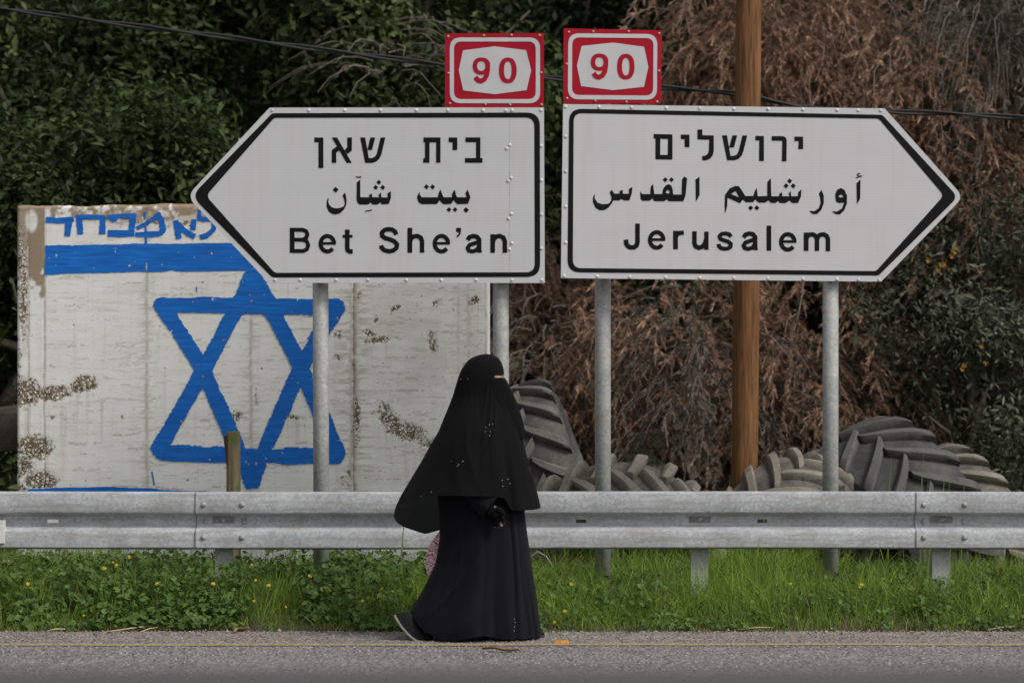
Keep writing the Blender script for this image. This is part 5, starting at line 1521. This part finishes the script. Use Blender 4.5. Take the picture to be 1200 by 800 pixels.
        s_ = o.modifiers.new("thick", 'SOLIDIFY'); s_.thickness = .0035
        return o
    sleeve([wp(558, 522, -.12), wp(554, 545, -.15), wp(553, 560, -.18), wp(558, 576, -.215), wp(567, 584, -.230), wp(576, 591, -.238)], [.07, .068, .066, .066, .068, .070], "sleeve")
    sleeve([wp(560, 510, .17), wp(550, 545, .20), wp(546, 565, .21), wp(542, 585, .23), wp(540, 592, .235)], [.085, .078, .072, .066, .064], "sleeve")
    # --- glove on the near hand: same pose, a little fuller, fingers covered to the last joint
    gv, ge, gr, gj = [], [], [], {}
    names = [k for k in J if k.startswith("near_") and (k in ("near_wr", "near_palm", "near_knk") or k[5] in "ft")]
    for k in names:
        if k == "near_f1c": continue
        gj[k] = len(gv); gv.append(V[J[k]]); r_ = RD[J[k]]
        r_ = r_ if hasattr(r_, '__len__') else (r_, r_)
        gr.append((r_[0] + .0085, r_[1] + .0085))
    inv = {v: k for k, v in J.items()}
    # dark leggings over both legs
    lv, le, lr, lj = [], [], [], {}
    for k in ("pelvis", "near_hip", "near_kn", "near_an", "far_hip", "far_kn", "far_an"):
        lj[k] = len(lv); lv.append(V[J[k]]); r_ = RD[J[k]]; r_ = r_ if hasattr(r_, '__len__') else (r_, r_); lr.append((r_[0] + .008, r_[1] + .008))
    for a, b in E:
        if inv[a] in lj and inv[b] in lj: le.append((lj[inv[a]], lj[inv[b]]))
    for sd in ("near", "far"):
        lv.append(V[J[sd + "_an"]].lerp(V[J[sd + "_toe"]], .8)); lr.append((.042, .030)); le.append((lj[sd + "_an"], len(lv) - 1))
    skin_body("leggings", lv, le, lr, 0, M_AB, root)
    for a, b in E:
        if inv[a] in gj and inv[b] in gj: ge.append((gj[inv[a]], gj[inv[b]]))
    gj_wr = gj["near_wr"]; gv.append(V[J["near_wr"]].lerp(V[J["near_el"]], .45)); gr.append((.036, .034)); ge.append((gj_wr, len(gv) - 1))
    skin_body("glove", gv, ge, gr, gj_wr, M_KH, root)
    # --- shoes
    m_up = simple("shoe_fabric", (.012, .012, .0125), .9, spec=.15, sc=120); m_so = simple("shoe_sole", (.24, .215, .185), .8, sc=40); m_so2 = simple("dark_sole", (.03, .03, .03), .8)
    def shoe(line, y0, hprof, wprof, name, msole, flip=1):
        n = len(line); sh = empty_part(name); V = []; F = []
        th = .013
        def fr(i):
            a, b = line[max(i - 1, 0)], line[min(i + 1, n - 1)]; t = (b - a).normalized(); return t, Vector((-t.z, 0, t.x))
        mbV = []; 
        for i in range(n):
            t, up = fr(i); w_ = wprof[i]
            for (yy, hh) in ((-w_, 0), (w_, 0), (w_ * 1.03, th), (-w_ * 1.03, th)): mbV.append(line[i] + up * hh + Vector((0, y0 + yy, 0)))
        FS = [(i * 4 + j, i * 4 + (j + 1) % 4, (i + 1) * 4 + (j + 1) % 4, (i + 1) * 4 + j) for i in range(n - 1) for j in range(4)] + [(3, 2, 1, 0), tuple((n - 1) * 4 + j for j in range(4))]
        m = 11
        for i in range(n):
            t, up = fr(i); w_ = wprof[i] * .97; h_ = hprof[i]
            for k in range(m):
                a = math.pi * k / (m - 1); V.append(line[i] + up * (th + h_ * math.sin(a) ** .7) + Vector((0, y0 - w_ * math.cos(a), 0)))
        F = [(i * m + k, i * m + k + 1, (i + 1) * m + k + 1, (i + 1) * m + k) for i in range(n - 1) for k in range(m - 1)] + [tuple(range(m))[::-1], tuple((n - 1) * m + k for k in range(m))]
        up_ = mesh_obj(name, V, F, m_up, root, True); so_ = mesh_obj("sole", mbV, FS, msole, up_, False)
        so_.modifiers.new("bev", 'BEVEL').width = .003
        up_.modifiers.new("smooth", 'SUBSURF').render_levels = 1
    def empty_part(n): return None
    rear = [wp(x, y) for x, y in ((462, 719.5), (466, 726.5), (471, 733.5), (477, 740.5), (483, 746.0), (489, 749.6), (496, 750.8), (503, 751.0), (509, 750.6))]
    shoe(rear, -.09, [.045, .075, .085, .085, .075, .060, .044, .034, .020], [.026, .032, .034, .035, .039, .043, .044, .038, .020], "shoe", m_so)
    front = [wp(x, 747.6) for x in (583, 588, 595, 603, 611, 619, 626, 633, 638.5)]
    shoe(front, .06, [.05, .075, .085, .08, .065, .05, .036, .026, .014], [.024, .031, .034, .036, .040, .043, .043, .036, .018], "shoe", m_so2)
    # --- dress slit lining and small bright beads sewn to the cloth
    dg = None
    bpy.context.view_layer.update(); dg = bpy.context.evaluated_depsgraph_get()
    def bvh(o):
        e = o.evaluated_get(dg); me = e.to_mesh(); t = BVHTree.FromPolygons([v.co[:] for v in me.vertices], [p.vertices[:] for p in me.polygons]); e.to_mesh_clear(); return t
    tk, ta = bvh(veil), bvh(dress)
    mbead = simple("bead_silver", (.50, .50, .50), .3, .3)
    def zz(x, y): return wp(440 + x / 2.222, 400 + y / 2.222)
    for tree, par, pts, nm in ((tk, veil, [(223, 98), (241, 97), (297, 215), (305, 213), (300, 232), (298, 243), (287, 233), (200, 308), (215, 320), (230, 308), (219, 316), (330, 357), (345, 355), (332, 372), (350, 366), (122, 398), (148, 387), (288, 222)], "beads"),
                               (ta, dress, [(362, 715), (362, 735), (361, 745), (364, 724)], "beads")):
        mb = MB()
        for x, y in pts:
            p = zz(x, y); hit = tree.ray_cast(Vector((p.x, -2, p.z)), Vector((0, 1, 0)))
            if hit[0] is not None: mb.dome(hit[0], .0024, .002, (hit[1] if hit[1].y < 0 else -hit[1]), 8)
        if mb.V: mb.build(nm, mbead, par, True)
    # bag carried on the far side
    b = empty("carrier_bag", (root.location.x + wp(524, 640).x, WY + .27, .38)); tag(b, "white plastic bag with red print hanging at the woman's far side", "bag")
    V = []; F = []; n = 36; nv = 16
    for i in range(nv + 1):
        t = i / nv; z = -.06 + .29 * t
        a_ = .105 * math.sin(math.pi * min(1, .12 + .55 * (1 - t) + .05)) * (1 - .72 * t ** 2.2); d_ = .06 * (1 - .65 * t)
        for k in range(n):
            an = 6.28318 * k / n; cr = 1 + .06 * math.sin(3 * an + 2 * t * 3) + .05 * math.sin(7 * an - 5 * t)
            V.append((a_ * math.cos(an) * cr - .03 * (1 - t), d_ * math.sin(an) * cr, z))
    F = [(i * n + k, i * n + (k + 1) % n, (i + 1) * n + (k + 1) % n, (i + 1) * n + k) for i in range(nv) for k in range(n)] + [tuple(range(n))[::-1]]
    m, t, bs = new_mat("bag_plastic"); co = objco(t); wv = nd(t, "TexWave", Vector=co, Scale=24.0, Distortion=14.0, Detail=2.0, _bands_direction='DIAGONAL').outputs["Fac"]
    setb(t, bs, mix(t, ramp(t, wv, [(.62, 0), (.70, 1)]), (.70, .64, .66), (.62, .03, .09)), .4, 0, .4)
    mesh_obj("bag_body", V, F, m, b, True)
    mb = MB(); mb.tube([(-.02, 0, .22), (-.005, 0, .26), (.02, 0, .30), (.035, 0, .26), (.03, 0, .22)], .006, 8); mb.build("handle", simple("bag_handle", (.62, .6, .6), .5), b, True)
build_woman()
